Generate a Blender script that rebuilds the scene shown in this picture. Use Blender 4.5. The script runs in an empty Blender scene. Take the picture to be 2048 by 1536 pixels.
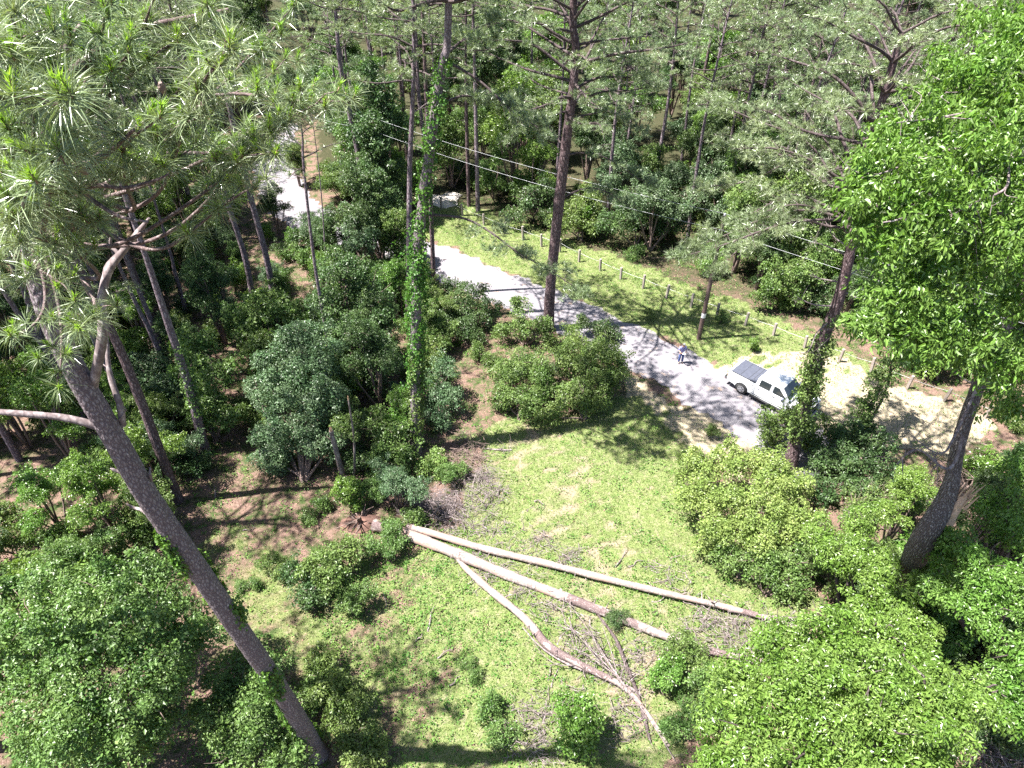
import bpy, bmesh, math
import numpy as np
from mathutils import Vector, Matrix

# ------------------------------------------------------------------ camera, sky, sun, exposure
SC = bpy.context.scene
COL = SC.collection
CAMH, FPX, PITCH = 30.0, 1380.0, math.radians(39.4)
cam_d = bpy.data.cameras.new('camera')
cam_d.sensor_width = 36.0
cam_d.lens = FPX / 2048 * 36.0
cam_d.clip_start, cam_d.clip_end = 0.1, 3000
cam = bpy.data.objects.new('camera', cam_d); COL.objects.link(cam)
cam.location = (0, 0, CAMH)
cam.rotation_euler = (math.radians(90) - PITCH, 0, 0)
SC.camera = cam

SUN_EL = math.radians(65.0)
TO_SUN = np.array([-math.cos(SUN_EL) * 0.993, -math.cos(SUN_EL) * 0.116, math.sin(SUN_EL)])
world = bpy.data.worlds.new('World'); SC.world = world
world.use_nodes = True
wn = world.node_tree
bg = wn.nodes.get('Background') or wn.nodes.new('ShaderNodeBackground')
sky = wn.nodes.new('ShaderNodeTexSky')
sky.sky_type = 'NISHITA'; sky.sun_disc = False
sky.sun_elevation = SUN_EL
sky.sun_rotation = math.atan2(TO_SUN[0], TO_SUN[1]) % (2 * math.pi)
wn.links.new(sky.outputs[0], bg.inputs[0])
bg.inputs[1].default_value = 0.05
sun_d = bpy.data.lights.new('sun', 'SUN'); sun_d.energy = 5.0
sun_d.angle = math.radians(0.5); sun_d.color = (1.0, 0.965, 0.90)
sun = bpy.data.objects.new('sun', sun_d); COL.objects.link(sun)
sun.rotation_euler = Vector(TO_SUN).to_track_quat('Z', 'Y').to_euler()
SC.view_settings.view_transform = 'Standard'
SC.view_settings.look = 'None'
SC.view_settings.exposure = 2.2
SC.view_settings.gamma = 1.0
SC.cycles.max_bounces = 6
SC.cycles.diffuse_bounces = 3
SC.cycles.transmission_bounces = 3
SC.cycles.transparent_max_bounces = 8
SC.cycles.use_denoising = False

# ------------------------------------------------------------------ geometry of the place
CP, SP = math.cos(PITCH), math.sin(PITCH)
CAMP = np.array([0.0, 0.0, CAMH])
def ray(u, v):
    a, b = (u - 1024) / FPX, (v - 768) / FPX
    return np.array([a, CP - b * SP, -(SP + b * CP)])
def D(u, v, d): return CAMP + ray(u, v) * d                     # a place in the air, d metres in front
def Z(u, v, h=0.0):                                             # a place at height h
    r = ray(u, v); return CAMP + r * ((CAMH - h) / -r[2])
def proj(p):
    p = np.asarray(p, float) - CAMP
    dep = p[..., 1] * CP - p[..., 2] * SP
    dn = -p[..., 2] * CP - p[..., 1] * SP
    return 1024 + p[..., 0] / dep * FPX, 768 + dn / dep * FPX, dep
def near_axis(u, v, B, A):                                      # point of the sight line nearest to the axis from B along A
    r = ray(u, v); w = CAMP - B
    a, b, c = r @ r, r @ A, A @ A
    d, e = r @ w, A @ w
    return CAMP + r * ((b * e - c * d) / (a * c - b * b))

def rngof(s): return np.random.default_rng(s)
def norm(a): return a / np.maximum(np.linalg.norm(a, axis=-1, keepdims=True), 1e-9)
def vnoise(p, s=1.0, seed=0):
    q = np.asarray(p, float) * s
    g = rngof(1000 + seed); out = 0
    for i in range(5):
        k = g.normal(size=3) * (1.0 + 0.6 * i); ph = g.uniform(0, 6.28)
        out = out + np.sin(q @ k + ph) / (1 + .35 * i)
    return out / 2.6

class Buf:
    """collects vertices and faces (of 3 or 4 corners) and links them as one mesh"""
    def __init__(s): s.v, s.f, s.m, s.n = [], [], [], 0
    def add(s, v, f, m=0):
        v = np.asarray(v, float).reshape(-1, 3); f = np.asarray(f, int)
        s.v.append(v); s.f.append(f + s.n); s.m.append(np.full(len(f), m)); s.n += len(v)
    def join(s, o, m=0):
        k = s.n
        for v, f in zip(o.v, o.f): pass
        if o.v:
            s.v.append(np.concatenate(o.v)); s.n += o.n
            for f in o.f: s.f.append(f + k); s.m.append(np.full(len(f), m))
        return s
    def mesh(s, name, mats, smooth=False, origin=None):
        me = bpy.data.meshes.new(name)
        v = np.concatenate(s.v) if s.v else np.zeros((0, 3))
        if origin is not None: v = v - np.asarray(origin)
        sizes = np.concatenate([np.full(len(f), f.shape[1]) for f in s.f])
        loops = np.concatenate([f.ravel() for f in s.f])
        me.vertices.add(len(v)); me.vertices.foreach_set('co', v.astype(np.float32).ravel())
        me.loops.add(len(loops)); me.loops.foreach_set('vertex_index', loops.astype(np.int32))
        me.polygons.add(len(sizes))
        me.polygons.foreach_set('loop_start', np.concatenate([[0], np.cumsum(sizes)[:-1]]).astype(np.int32))
        me.polygons.foreach_set('material_index', np.concatenate(s.m).astype(np.int32))
        me.polygons.foreach_set('use_smooth', np.full(len(sizes), smooth))
        for m in (mats if isinstance(mats, (list, tuple)) else [mats]): me.materials.append(m)
        me.update(calc_edges=True)
        return me

def obj(name, me, parent=None, loc=None, **props):
    o = bpy.data.objects.new(name, me); COL.objects.link(o)
    if parent is not None: o.parent = parent
    if loc is not None: o.location = loc
    for k, val in props.items(): o[k] = val
    return o
def thing(name, label, cat, loc=(0, 0, 0), rotz=0, group=None, scale=1):
    o = bpy.data.objects.new(name, None); COL.objects.link(o)
    o.location = loc; o.rotation_euler = (0, 0, rotz); o.scale = (scale,) * 3
    o.empty_display_size = .2
    o['label'] = label; o['category'] = cat
    if group: o['group'] = group
    return o

def tube(buf, pts, rad, n=8, m=0, cap=True, rough=0.0, seed=0):
    pts = np.asarray(pts, float); rad = np.broadcast_to(np.asarray(rad, float), (len(pts),))
    t = norm(np.gradient(pts, axis=0))
    a = np.array([0, 0, 1.0]) if abs(t[0][2]) < .8 else np.array([1.0, 0, 0])
    x = norm(np.cross(t[0], a)); X = [x]
    for i in range(1, len(pts)):
        x = norm(x - t[i] * (x @ t[i])); X.append(x)
    X = np.array(X); Y = np.cross(t, X)
    th = np.linspace(0, 2 * np.pi, n, endpoint=False)
    R = rad[:, None] * np.ones(n)
    if rough:
        g = rngof(seed + 77)
        R = R * (1 + rough * g.normal(size=R.shape) * .5 + rough * np.sin(th * 3 + g.uniform(0, 6))[None] * .5)
    V = pts[:, None] + R[..., None] * (np.cos(th)[None, :, None] * X[:, None] + np.sin(th)[None, :, None] * Y[:, None])
    k = len(pts); i = np.arange(k - 1)[:, None] * n; j = np.arange(n)[None]; jn = (j + 1) % n
    F = np.stack([i + j, i + jn, i + n + jn, i + n + j], -1).reshape(-1, 4)
    buf.add(V, F, m)
    if cap:
        for row, flip in ((0, True), (k - 1, False)):
            c = np.vstack([V[row], pts[row][None]]); jj = np.arange(n)
            f = np.stack([jj, (jj + 1) % n, np.full(n, n)], -1)
            buf.add(c, f[:, ::-1] if flip else f, m)

def curve(pts, n, wob=0.0, seed=0):
    """smooth path through the points (Catmull-Rom), n points, slightly wandering"""
    P = np.asarray(pts, float)
    if len(P) == 2: P = np.array([P[0], P[0] * .5 + P[1] * .5, P[1]])
    Q = np.vstack([2 * P[0] - P[1], P, 2 * P[-1] - P[-2]])
    s = np.linspace(0, len(P) - 1 - 1e-6, n); i = s.astype(int); f = (s - i)[:, None]
    a, b, c, d = Q[i], Q[i + 1], Q[i + 2], Q[i + 3]
    out = .5 * (2 * b + (c - a) * f + (2 * a - 5 * b + 4 * c - d) * f ** 2 + (3 * b - a - 3 * c + d) * f ** 3)
    if wob:
        g = rngof(seed); ph = g.uniform(0, 6.28, (3, 3)); fr = g.uniform(3, 9, (3, 3))
        tt = np.linspace(0, 1, n)
        w = sum(np.sin(tt[:, None] * fr[k] + ph[k]) for k in range(3)) * wob / 2
        w -= w[0]; out = out + w
    return out

def perp_basis(a):
    h = np.where(np.abs(a[:, 2:3]) < .8, np.array([[0, 0, 1.0]]), np.array([[1.0, 0, 0]]))
    x = norm(np.cross(a, h)); return x, np.cross(a, x)

def needles(buf, C, A, n, L, W, g, seg=1, m=0, phi=(.25, 1.75), droop=.25, shoot=.1):
    """needle tufts: n needles from each centre C round the shoot axis A"""
    C = np.repeat(C, n, 0); A = np.repeat(norm(A), n, 0); N = len(C)
    X, Y = perp_basis(A)
    ph = g.uniform(phi[0], phi[1], N)[:, None]; th = g.uniform(0, 2 * np.pi, N)[:, None]
    d = norm(A * np.cos(ph) + (X * np.cos(th) + Y * np.sin(th)) * np.sin(ph))
    ln = (np.repeat(np.broadcast_to(L, (N // n,)), n) * g.uniform(.7, 1.1, N))[:, None]
    w = (np.repeat(np.broadcast_to(W, (N // n,)), n))[:, None]
    b = C - A * (g.uniform(0, 1, N)[:, None] * shoot)
    side = norm(np.cross(d, norm(g.normal(size=(N, 3)))))
    down = np.array([0, 0, -1.0])
    if seg == 1:
        tip = b + norm(d + down * droop * .6) * ln
        V = np.stack([b - side * w / 2, b + side * w / 2, tip], 1).reshape(-1, 3)
        F = np.arange(N * 3).reshape(-1, 3)
    else:
        mid = b + d * ln * .5
        tip = mid + norm(d + down * droop * 1.6) * ln * .5
        V = np.stack([b - side * w / 2, b + side * w / 2, mid + side * w * .45, mid - side * w * .45, tip], 1).reshape(-1, 3)
        k = np.arange(N)[:, None] * 5
        F = np.concatenate([k + [0, 1, 2], k + [0, 2, 3], k + [3, 2, 4]])
    buf.add(V, F, m)

def leaves(buf, C, Dr, Nm, L, W, g, m=0, fold=.25, shape=4, curl=.0):
    """leaves from base C pointing along Dr with face normal Nm"""
    N = len(C); Dr = norm(Dr); S = norm(np.cross(Dr, Nm)); U = np.cross(S, Dr)
    L = np.broadcast_to(L, (N,))[:, None]; W = np.broadcast_to(W, (N,))[:, None]
    tip = C + Dr * L - U * L * curl
    if shape == 4:
        a = C + Dr * L * .45 + S * W / 2 + U * W * fold; b = C + Dr * L * .45 - S * W / 2 + U * W * fold
        V = np.stack([C, a, tip, b], 1).reshape(-1, 3); k = np.arange(N)[:, None] * 4
        F = np.concatenate([k + [0, 1, 2], k + [0, 2, 3]])
    else:
        a1 = C + Dr * L * .28 + S * W / 2 + U * W * fold; a2 = C + Dr * L * .66 + S * W * .36 + U * (W * fold - L * curl * .4)
        b1 = C + Dr * L * .28 - S * W / 2 + U * W * fold; b2 = C + Dr * L * .66 - S * W * .36 + U * (W * fold - L * curl * .4)
        V = np.stack([C, a1, a2, tip, b2, b1], 1).reshape(-1, 3); k = np.arange(N)[:, None] * 6
        mid = None
        F = np.concatenate([k + [0, 1, 2], k + [0, 2, 3], k + [0, 3, 4], k + [0, 4, 5]])
    buf.add(V, F, m)

def sprays(buf, C, Nn, per, R, L, W, g, up=.5, jit=.7, droop=.25, shape=4, m=0, curl=0.0):
    """leaf sprays: round each centre C a loose disc facing Nn, per leaves each"""
    big = np.repeat(g.uniform(.62, 1.42, len(C)), per); C = np.repeat(C, per, 0); Nn = np.repeat(norm(Nn + np.array([0, 0, up])), per, 0); N = len(C)
    X, Y = perp_basis(Nn)
    th = g.uniform(0, 2 * np.pi, N)[:, None]; rr = (np.sqrt(g.uniform(0, 1, N)) * R)[:, None]
    rad = X * np.cos(th) + Y * np.sin(th)
    p = C + rad * rr - Nn * (rr ** 2 / max(R, .01)) * .35 + g.normal(size=(N, 3)) * R * .16
    d = norm(rad + g.normal(size=(N, 3)) * .45 + np.array([0, 0, -droop]))
    nm = norm(Nn + g.normal(size=(N, 3)) * jit)
    s = g.uniform(.65, 1.2, N) * big
    leaves(buf, p, d, nm, L * s, W * s, g, m=m, shape=shape, curl=curl)

# ------------------------------------------------------------------ materials
def mat(name):
    m = bpy.data.materials.new(name); m.use_nodes = True
    nt = m.node_tree; b = nt.nodes['Principled BSDF']
    return m, nt, b
def N_(nt, kind, **kw):
    n = nt.nodes.new(kind)
    for k, v in kw.items():
        if isinstance(k, str) and k.startswith('i_'): n.inputs[k[2:].replace('_', ' ')].default_value = v
        else: setattr(n, k, v)
    return n
def mixc(nt, fac, a, b, mode='MIX'):
    n = nt.nodes.new('ShaderNodeMix'); n.data_type = 'RGBA'; n.blend_type = mode
    for sock, val in ((n.inputs[0], fac), (n.inputs[6], a), (n.inputs[7], b)):
        if hasattr(val, 'default_value') or hasattr(val, 'is_linked'): nt.links.new(val, sock)
        else: sock.default_value = val if not isinstance(val, tuple) else (*val, 1)
    return n.outputs[2]
def ramp(nt, src, lo, hi, a=0.0, b=1.0):
    n = nt.nodes.new('ShaderNodeMapRange'); nt.links.new(src, n.inputs[0])
    n.inputs[1].default_value = lo; n.inputs[2].default_value = hi; n.inputs[3].default_value = a; n.inputs[4].default_value = b
    return n.outputs[0]
def noise(nt, vec, scale, detail=4, rough=.6):
    n = N_(nt, 'ShaderNodeTexNoise'); n.inputs['Scale'].default_value = scale
    n.inputs['Detail'].default_value = detail; n.inputs['Roughness'].default_value = rough
    if vec is not None: nt.links.new(vec, n.inputs['Vector'])
    return n.outputs['Fac']
def coord(nt, which='Object', scale=None):
    c = nt.nodes.new('ShaderNodeTexCoord').outputs[which]
    if scale:
        mp = nt.nodes.new('ShaderNodeMapping'); mp.inputs['Scale'].default_value = scale
        nt.links.new(c, mp.inputs[0]); return mp.outputs[0]
    return c
def bump(nt, b, h, strength=.5, dist=.02):
    n = nt.nodes.new('ShaderNodeBump'); n.inputs['Strength'].default_value = strength
    n.inputs['Distance'].default_value = dist; nt.links.new(h, n.inputs['Height']); nt.links.new(n.outputs[0], b.inputs['Normal'])

def leaf_mat(name, c1, c2, trans=.32, rough=.42, spec=.45, clump=.9):
    m, nt, b = mat(name)
    geo = nt.nodes.new('ShaderNodeNewGeometry'); oi = nt.nodes.new('ShaderNodeObjectInfo')
    nz = ramp(nt, noise(nt, coord(nt), clump, 2), .35, .65)
    col = mixc(nt, nz, c1, c2)
    hs = nt.nodes.new('ShaderNodeHueSaturation'); nt.links.new(col, hs.inputs['Color'])
    nt.links.new(ramp(nt, geo.outputs['Random Per Island'], 0, 1, .6, 1.45), hs.inputs['Value'])
    nt.links.new(ramp(nt, oi.outputs['Random'], 0, 1, .485, .515), hs.inputs['Hue'])
    nt.links.new(hs.outputs[0], b.inputs['Base Color'])
    b.inputs['Roughness'].default_value = rough; b.inputs['Specular IOR Level'].default_value = spec
    tr = nt.nodes.new('ShaderNodeBsdfTranslucent')
    tc = mixc(nt, 1.0, hs.outputs[0], (1.25, 1.35, .55), 'MULTIPLY'); nt.links.new(tc, tr.inputs['Color'])
    mx = nt.nodes.new('ShaderNodeMixShader'); mx.inputs[0].default_value = trans
    nt.links.new(b.outputs[0], mx.inputs[1]); nt.links.new(tr.outputs[0], mx.inputs[2])
    nt.links.new(mx.outputs[0], nt.nodes['Material Output'].inputs[0])
    return m
def bark_mat(name, plate, furrow, pale, sc=(7, 7, 2.6), dist=.03, patches=.62, strength=.9, rest=False):
    m, nt, b = mat(name)
    v = coord(nt, 'Object', sc)
    w = nt.nodes.new('ShaderNodeTexVoronoi'); w.feature = 'DISTANCE_TO_EDGE'; w.inputs['Scale'].default_value = 1.0
    nn = nt.nodes.new('ShaderNodeTexNoise'); nn.inputs['Scale'].default_value = 1.3; nn.inputs['Detail'].default_value = 3
    nt.links.new(v, nn.inputs['Vector'])
    add = nt.nodes.new('ShaderNodeVectorMath'); add.operation = 'MULTIPLY_ADD'
    nt.links.new(nn.outputs['Color'], add.inputs[0]); add.inputs[1].default_value = (.9, .9, .9); nt.links.new(v, add.inputs[2])
    nt.links.new(add.outputs[0], w.inputs['Vector'])
    edge = ramp(nt, w.outputs['Distance'], .02, .28)
    fine = noise(nt, coord(nt), 26, 5, .7)
    base = mixc(nt, ramp(nt, fine, .3, .7), furrow, plate)
    base = mixc(nt, ramp(nt, noise(nt, coord(nt), 9, 3), .5 + .12 * patches, .75), base, pale)
    col = mixc(nt, edge, furrow, base)
    if rest:
        col = mixc(nt, ramp(nt, noise(nt, coord(nt), .9, 4, .7), .53, .60), col, mixc(nt, fine, (.16, .10, .085), (.36, .26, .22)))
    nt.links.new(col, b.inputs['Base Color'])
    b.inputs['Roughness'].default_value = .85; b.inputs['Specular IOR Level'].default_value = .25
    h = nt.nodes.new('ShaderNodeMath'); h.operation = 'MULTIPLY_ADD'
    nt.links.new(fine, h.inputs[0]); h.inputs[1].default_value = .35; nt.links.new(edge, h.inputs[2])
    bump(nt, b, h.outputs[0], strength, dist)
    return m
def plain(name, col, rough=.6, metal=0, spec=.5, var=0.0, scale=20):
    m, nt, b = mat(name)
    b.inputs['Roughness'].default_value = rough; b.inputs['Metallic'].default_value = metal
    b.inputs['Specular IOR Level'].default_value = spec
    if var:
        f = noise(nt, coord(nt), scale, 5)
        nt.links.new(mixc(nt, ramp(nt, f, .3, .7), tuple(c * (1 - var) for c in col), tuple(min(1, c * (1 + var)) for c in col)), b.inputs['Base Color'])
        bump(nt, b, f, .4, .01)
    else: b.inputs['Base Color'].default_value = (*col, 1)
    return m

M = {}
M['needle'] = leaf_mat('pine_needles', (.15, .20, .095), (.22, .255, .14), .2, .32, .8, .5)
M['needle_far'] = leaf_mat('pine_needles_grey', (.150, .205, .105), (.235, .285, .165), .28, .34, .8, .35)
M['needle_dead'] = leaf_mat('brown_pine_needles', (.16, .08, .04), (.22, .13, .07), .1, .6, .3)
M['candle'] = leaf_mat('new_pine_shoots', (.22, .36, .05), (.32, .44, .08), .35)
M['leaf_mid'] = leaf_mat('green_leaves', (.072, .132, .030), (.150, .215, .065))
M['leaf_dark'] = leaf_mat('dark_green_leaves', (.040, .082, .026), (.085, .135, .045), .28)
M['leaf_blue'] = leaf_mat('bluish_green_leaves', (.062, .115, .048), (.115, .165, .085), .25)
M['leaf_bright'] = leaf_mat('bright_green_leaves', (.100, .190, .030), (.165, .255, .062), .38, .34, .6)
M['leaf_yellow'] = leaf_mat('yellow_green_leaves', (.14, .22, .055), (.22, .29, .09), .38)
M['leaf_vivid'] = leaf_mat('vivid_ivy_leaves', (.10, .19, .03), (.06, .14, .025), .35)
M['grass'] = leaf_mat('grass_blades', (.12, .18, .045), (.29, .31, .15), .3, .6, .2, .6)
M['straw'] = leaf_mat('dry_grass', (.36, .31, .20), (.24, .22, .11), .2, .7, .2, .6)
M['weed'] = leaf_mat('weed_leaves', (.055, .15, .022), (.12, .21, .04), .3, .5, .35, .5)
M['litter'] = leaf_mat('fallen_leaves', (.15, .08, .06), (.30, .20, .15), .05, .7, .25, 1.4)
M['pine_bark'] = bark_mat('pine_bark', (.36, .32, .33), (.10, .075, .085), (.50, .46, .47), (15, 15, 6), .012, 1.0, .7)
M['pine_bark_far'] = bark_mat('pine_bark_distant', (.35, .30, .33), (.10, .07, .085), (.54, .50, .53), (9, 9, 3), .02)
M['red_bark'] = bark_mat('reddish_pine_bark', (.27, .20, .205), (.065, .04, .045), (.44, .37, .38), (9, 9, 3), .02)
M['oak_bark'] = bark_mat('ridged_grey_bark', (.36, .32, .30), (.08, .06, .055), (.50, .46, .43), (16, 16, 2.0), .03)
M['limb'] = bark_mat('limb_bark', (.15, .12, .12), (.05, .035, .035), (.28, .25, .25), (14, 14, 7), .008, .4, .5)
M['limb_near'] = bark_mat('near_limb_bark', (.25, .20, .195), (.09, .06, .06), (.42, .37, .36), (14, 14, 7), .008, .4, .5)
M['twig'] = plain('twig_bark', (.17, .12, .105), .8, var=.3, scale=9)
M['dead'] = bark_mat('weathered_dead_wood', (.34, .29, .29), (.13, .10, .10), (.48, .44, .44), (5, 5, 1.5), .01, .3, .5)
M['fallen'] = bark_mat('fallen_trunk_wood', (.36, .32, .30), (.18, .14, .13), (.46, .43, .41), (5, 5, 5), .010, .2, .5, rest=True)
M['splinter'] = plain('torn_wood', (.50, .33, .22), .8, var=.35, scale=14)
M['soil'] = plain('soil', (.13, .07, .055), .95, var=.3, scale=6)

# ------------------------------------------------------------------ the ground
ROAD = [(555, 250), (548, 320), (560, 375), (600, 425), (700, 470), (860, 515), (960, 560), (1100, 615), (1305, 712), (1500, 830), (1590, 890), (1660, 945)]
road_c = curve([Z(u, v) for u, v in ROAD], 220)[:, :2]
def road_dist(p):
    p = np.asarray(p)[..., :2]; out = np.full(p.shape[:-1], 1e9)
    for a in road_c[::2]: out = np.minimum(out, np.hypot(p[..., 0] - a[0], p[..., 1] - a[1]))
    return out
def gz(x, y, rd=None):
    x = np.asarray(x, float); y = np.asarray(y, float)
    rd = road_dist(np.stack([x, y], -1)) if rd is None else rd
    k = np.clip((rd - 4.0) / 6, 0, 1)
    return k * (.14 * np.sin(x * .31 + 1) * np.sin(y * .27 + 2) + .06 * np.sin(x * .9 + y * .5) * np.cos(y * .8 - x * .3))
def GP(u, v, h=0.0):
    p = Z(u, v); p[2] = gz(p[0], p[1]) + h; return p
def in_poly(px, py, poly):
    poly = np.asarray(poly, float); inside = np.zeros(px.shape, bool); j = len(poly) - 1
    for i in range(len(poly)):
        xi, yi = poly[i]; xj, yj = poly[j]
        c = ((yi > py) != (yj > py)) & (px < (xj - xi) * (py - yi) / (yj - yi + 1e-12) + xi)
        inside ^= c; j = i
    return inside
def world_poly(pts): return np.array([Z(u, v)[:2] for u, v in pts])
LAWN = world_poly([(930, 870), (1010, 830), (1100, 840), (1290, 780), (1420, 850), (1420, 930), (1440, 1000), (1480, 1120), (1640, 1210), (1560, 1330), (1400, 1400), (1330, 1560), (760, 1560), (560, 1380), (470, 1230), (560, 1130), (720, 1130), (880, 1100), (900, 1000), (960, 930)])
VERGE = world_poly([(840, 400), (930, 410), (1010, 435), (1160, 485), (1380, 572), (1500, 610), (1620, 670), (1740, 720), (1800, 745), (1700, 770), (1600, 730), (1450, 735), (1330, 680), (1200, 625), (1040, 560), (900, 490), (840, 475)])
SAND = world_poly([(1430, 730), (1560, 690), (1700, 725), (1990, 845), (1930, 905), (1800, 905), (1660, 880), (1560, 905), (1440, 900), (1370, 830)])
SAND2 = world_poly([(1240, 720), (1320, 790), (1450, 880), (1560, 1000), (1470, 950), (1380, 880), (1270, 790)])
SAND3 = world_poly([(380, 1080), (560, 1060), (600, 1250), (470, 1240)])
FARGRASS = world_poly([(560, 440), (700, 500), (860, 560), (870, 600), (700, 520), (560, 470)])

def zones(x, y):
    """how grassy and how sandy the ground is at a place, 0..1"""
    p = np.stack([x, y, np.zeros_like(x)], -1)
    jx = x + .7 * vnoise(p, 1.1, 1) + .25 * vnoise(p, 4, 2); jy = y + .7 * vnoise(p, 1.1, 3) + .25 * vnoise(p, 4, 4)
    lawn = in_poly(jx, jy, LAWN).astype(float); verge = in_poly(jx, jy, VERGE).astype(float)
    sand = (in_poly(jx, jy, SAND) | in_poly(jx, jy, SAND2)).astype(float)
    lit = in_poly(jx, jy, SAND3).astype(float)
    patchy = np.clip(.55 + .55 * vnoise(p, .8, 5) + .5 * vnoise(p, 2.6, 6), 0, 1)
    forest = np.clip(.15 * vnoise(p, .6, 8) + .25 * vnoise(p, 1.7, 9), 0, 1)
    u, v, _ = proj(np.stack([x, y, np.zeros_like(x)], -1))
    rich = np.clip(1.25 - np.maximum(0, 1100 - u) / 800 * (v > 1000), .6, 1)
    grass = np.clip(np.maximum.reduce([lawn * np.clip(patchy + .30, 0, 1) * rich, verge, forest, sand * .28 * patchy, lit * patchy * .7]), 0, 1)
    sandy = np.clip(np.maximum(sand * .95, lawn * np.clip(.95 - patchy, 0, .55) * (u > 900)), 0, 1)
    return grass * (1 - .8 * sand * (patchy < .8)), sandy

def ground():
    xs = np.concatenate([np.arange(-320, -34, 8.0), np.arange(-34, 34, .5), np.arange(34, 321, 8.0)])
    ys = np.concatenate([np.arange(-40, 8, 4.0), np.arange(8, 70, .5), np.arange(70, 110, 1.5), np.arange(110, 520, 10.0)])
    X, Y = np.meshgrid(xs, ys, indexing='ij'); rd = road_dist(np.stack([X, Y], -1))
    V = np.stack([X, Y, gz(X, Y, rd)], -1)
    nx, ny = len(xs), len(ys)
    i = np.arange(nx - 1)[:, None] * ny; j = np.arange(ny - 1)[None]
    b = Buf(); b.add(V, np.stack([i + j, i + ny + j, i + ny + j + 1, i + j + 1], -1).reshape(-1, 4))
    m, nt, bs = mat('forest_floor')
    at = nt.nodes.new('ShaderNodeAttribute'); at.attribute_name = 'cover'
    sp = nt.nodes.new('ShaderNodeSeparateColor'); nt.links.new(at.outputs['Color'], sp.inputs[0])
    c = coord(nt)
    n1, n2, n3 = noise(nt, c, 1.1, 8, .7), noise(nt, c, 7, 8, .75), noise(nt, c, 38, 4, .7)
    lit = mixc(nt, ramp(nt, n2, .38, .64), (.07, .038, .03), (.19, .115, .09))
    lit = mixc(nt, ramp(nt, n3, .45, .65), lit, (.33, .24, .20))
    lit = mixc(nt, ramp(nt, n1, .45, .60), lit, (.05, .075, .025))
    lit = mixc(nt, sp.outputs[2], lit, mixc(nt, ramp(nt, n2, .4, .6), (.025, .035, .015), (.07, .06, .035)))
    gr = mixc(nt, ramp(nt, n2, .35, .62), (.10, .145, .04), (.21, .24, .09))
    gr = mixc(nt, ramp(nt, n3, .50, .72), gr, (.30, .30, .16))
    gr = mixc(nt, ramp(nt, n3, .48, .34), gr, (.045, .075, .02))
    gr = mixc(nt, ramp(nt, noise(nt, c, 2.6, 7, .75), .50, .64), gr, mixc(nt, ramp(nt, n3, .4, .6), (.16, .14, .075), (.38, .35, .24)))
    gr = mixc(nt, ramp(nt, noise(nt, c, 17, 4, .7), .50, .38), gr, (.07, .12, .03))
    sa = mixc(nt, ramp(nt, n2, .35, .65), (.27, .22, .16), (.44, .38, .28))
    sa = mixc(nt, ramp(nt, n3, .55, .7), sa, (.16, .17, .07))
    def sharp(ch, k):
        a = nt.nodes.new('ShaderNodeMath'); a.operation = 'MULTIPLY_ADD'; nt.links.new(n3, a.inputs[0]); a.inputs[1].default_value = k
        nt.links.new(ch, a.inputs[2]); return ramp(nt, a.outputs[0], .5 + k * .3, .5 + k * .75)
    col = mixc(nt, sharp(sp.outputs[1], .6), lit, sa)
    col = mixc(nt, sharp(sp.outputs[0], .7), col, gr)
    nt.links.new(col, bs.inputs['Base Color']); bs.inputs['Roughness'].default_value = .95
    bs.inputs['Specular IOR Level'].default_value = .1
    bump(nt, bs, n3, .9, .08)
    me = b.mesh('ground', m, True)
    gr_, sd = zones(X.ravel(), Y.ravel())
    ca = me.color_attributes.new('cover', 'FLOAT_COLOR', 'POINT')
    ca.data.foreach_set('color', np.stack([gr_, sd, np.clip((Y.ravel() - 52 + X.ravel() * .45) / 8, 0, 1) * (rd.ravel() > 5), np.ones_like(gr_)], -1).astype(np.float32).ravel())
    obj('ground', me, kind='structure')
ground()

def road():
    n = len(road_c); t = norm(np.gradient(road_c, axis=0)); nr = np.stack([-t[:, 1], t[:, 0]], -1)
    K = 13; b = Buf(); g = rngof(5)
    s = np.linspace(-1, 1, K); V = np.zeros((n, K, 3))
    for k in range(n):
        wl = 2.35 + .22 * math.sin(k * .7) + .16 * math.sin(k * 1.9 + 1) + g.normal() * .06; wr = 2.3 + .2 * math.sin(k * .55 + 2) + .18 * math.sin(k * 2.3) + g.normal() * .06
        for i, q in enumerate(s):
            w = q * (wl if q > 0 else wr)
            V[k, i, :2] = road_c[k] + nr[k] * w; V[k, i, 2] = .012 + .045 * (1 - q * q)
    i = np.arange(n - 1)[:, None] * K; j = np.arange(K - 1)[None]
    b.add(V, np.stack([i + j, i + K + j, i + K + j + 1, i + j + 1], -1).reshape(-1, 4))
    m, nt, bs = mat('worn_asphalt'); c = coord(nt)
    n1, n2, n3 = noise(nt, c, 1.4, 6, .65), noise(nt, c, 9, 6, .7), noise(nt, c, 60, 3, .7)
    col = mixc(nt, ramp(nt, n2, .35, .65), (.16, .148, .17), (.25, .235, .25))
    col = mixc(nt, ramp(nt, n3, .35, .7), mixc(nt, .5, col, (.09, .082, .098)), col)
    col = mixc(nt, ramp(nt, n1, .58, .66), col, (.26, .20, .17))
    nt.links.new(col, bs.inputs['Base Color']); bs.inputs['Roughness'].default_value = .9; bs.inputs['Specular IOR Level'].default_value = .2
    bump(nt, bs, n3, .4, .01)
    obj('road', b.mesh('road', m, True), kind='structure')
road()

# ------------------------------------------------------------------ how trees grow
UP = np.array([0, 0, 1.0])
class Tuft:
    def __init__(s): s.c, s.a, s.l = [], [], []
    def put(s, c, a, l=1.0): s.c.append(c); s.a.append(a); s.l.append(l)

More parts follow.
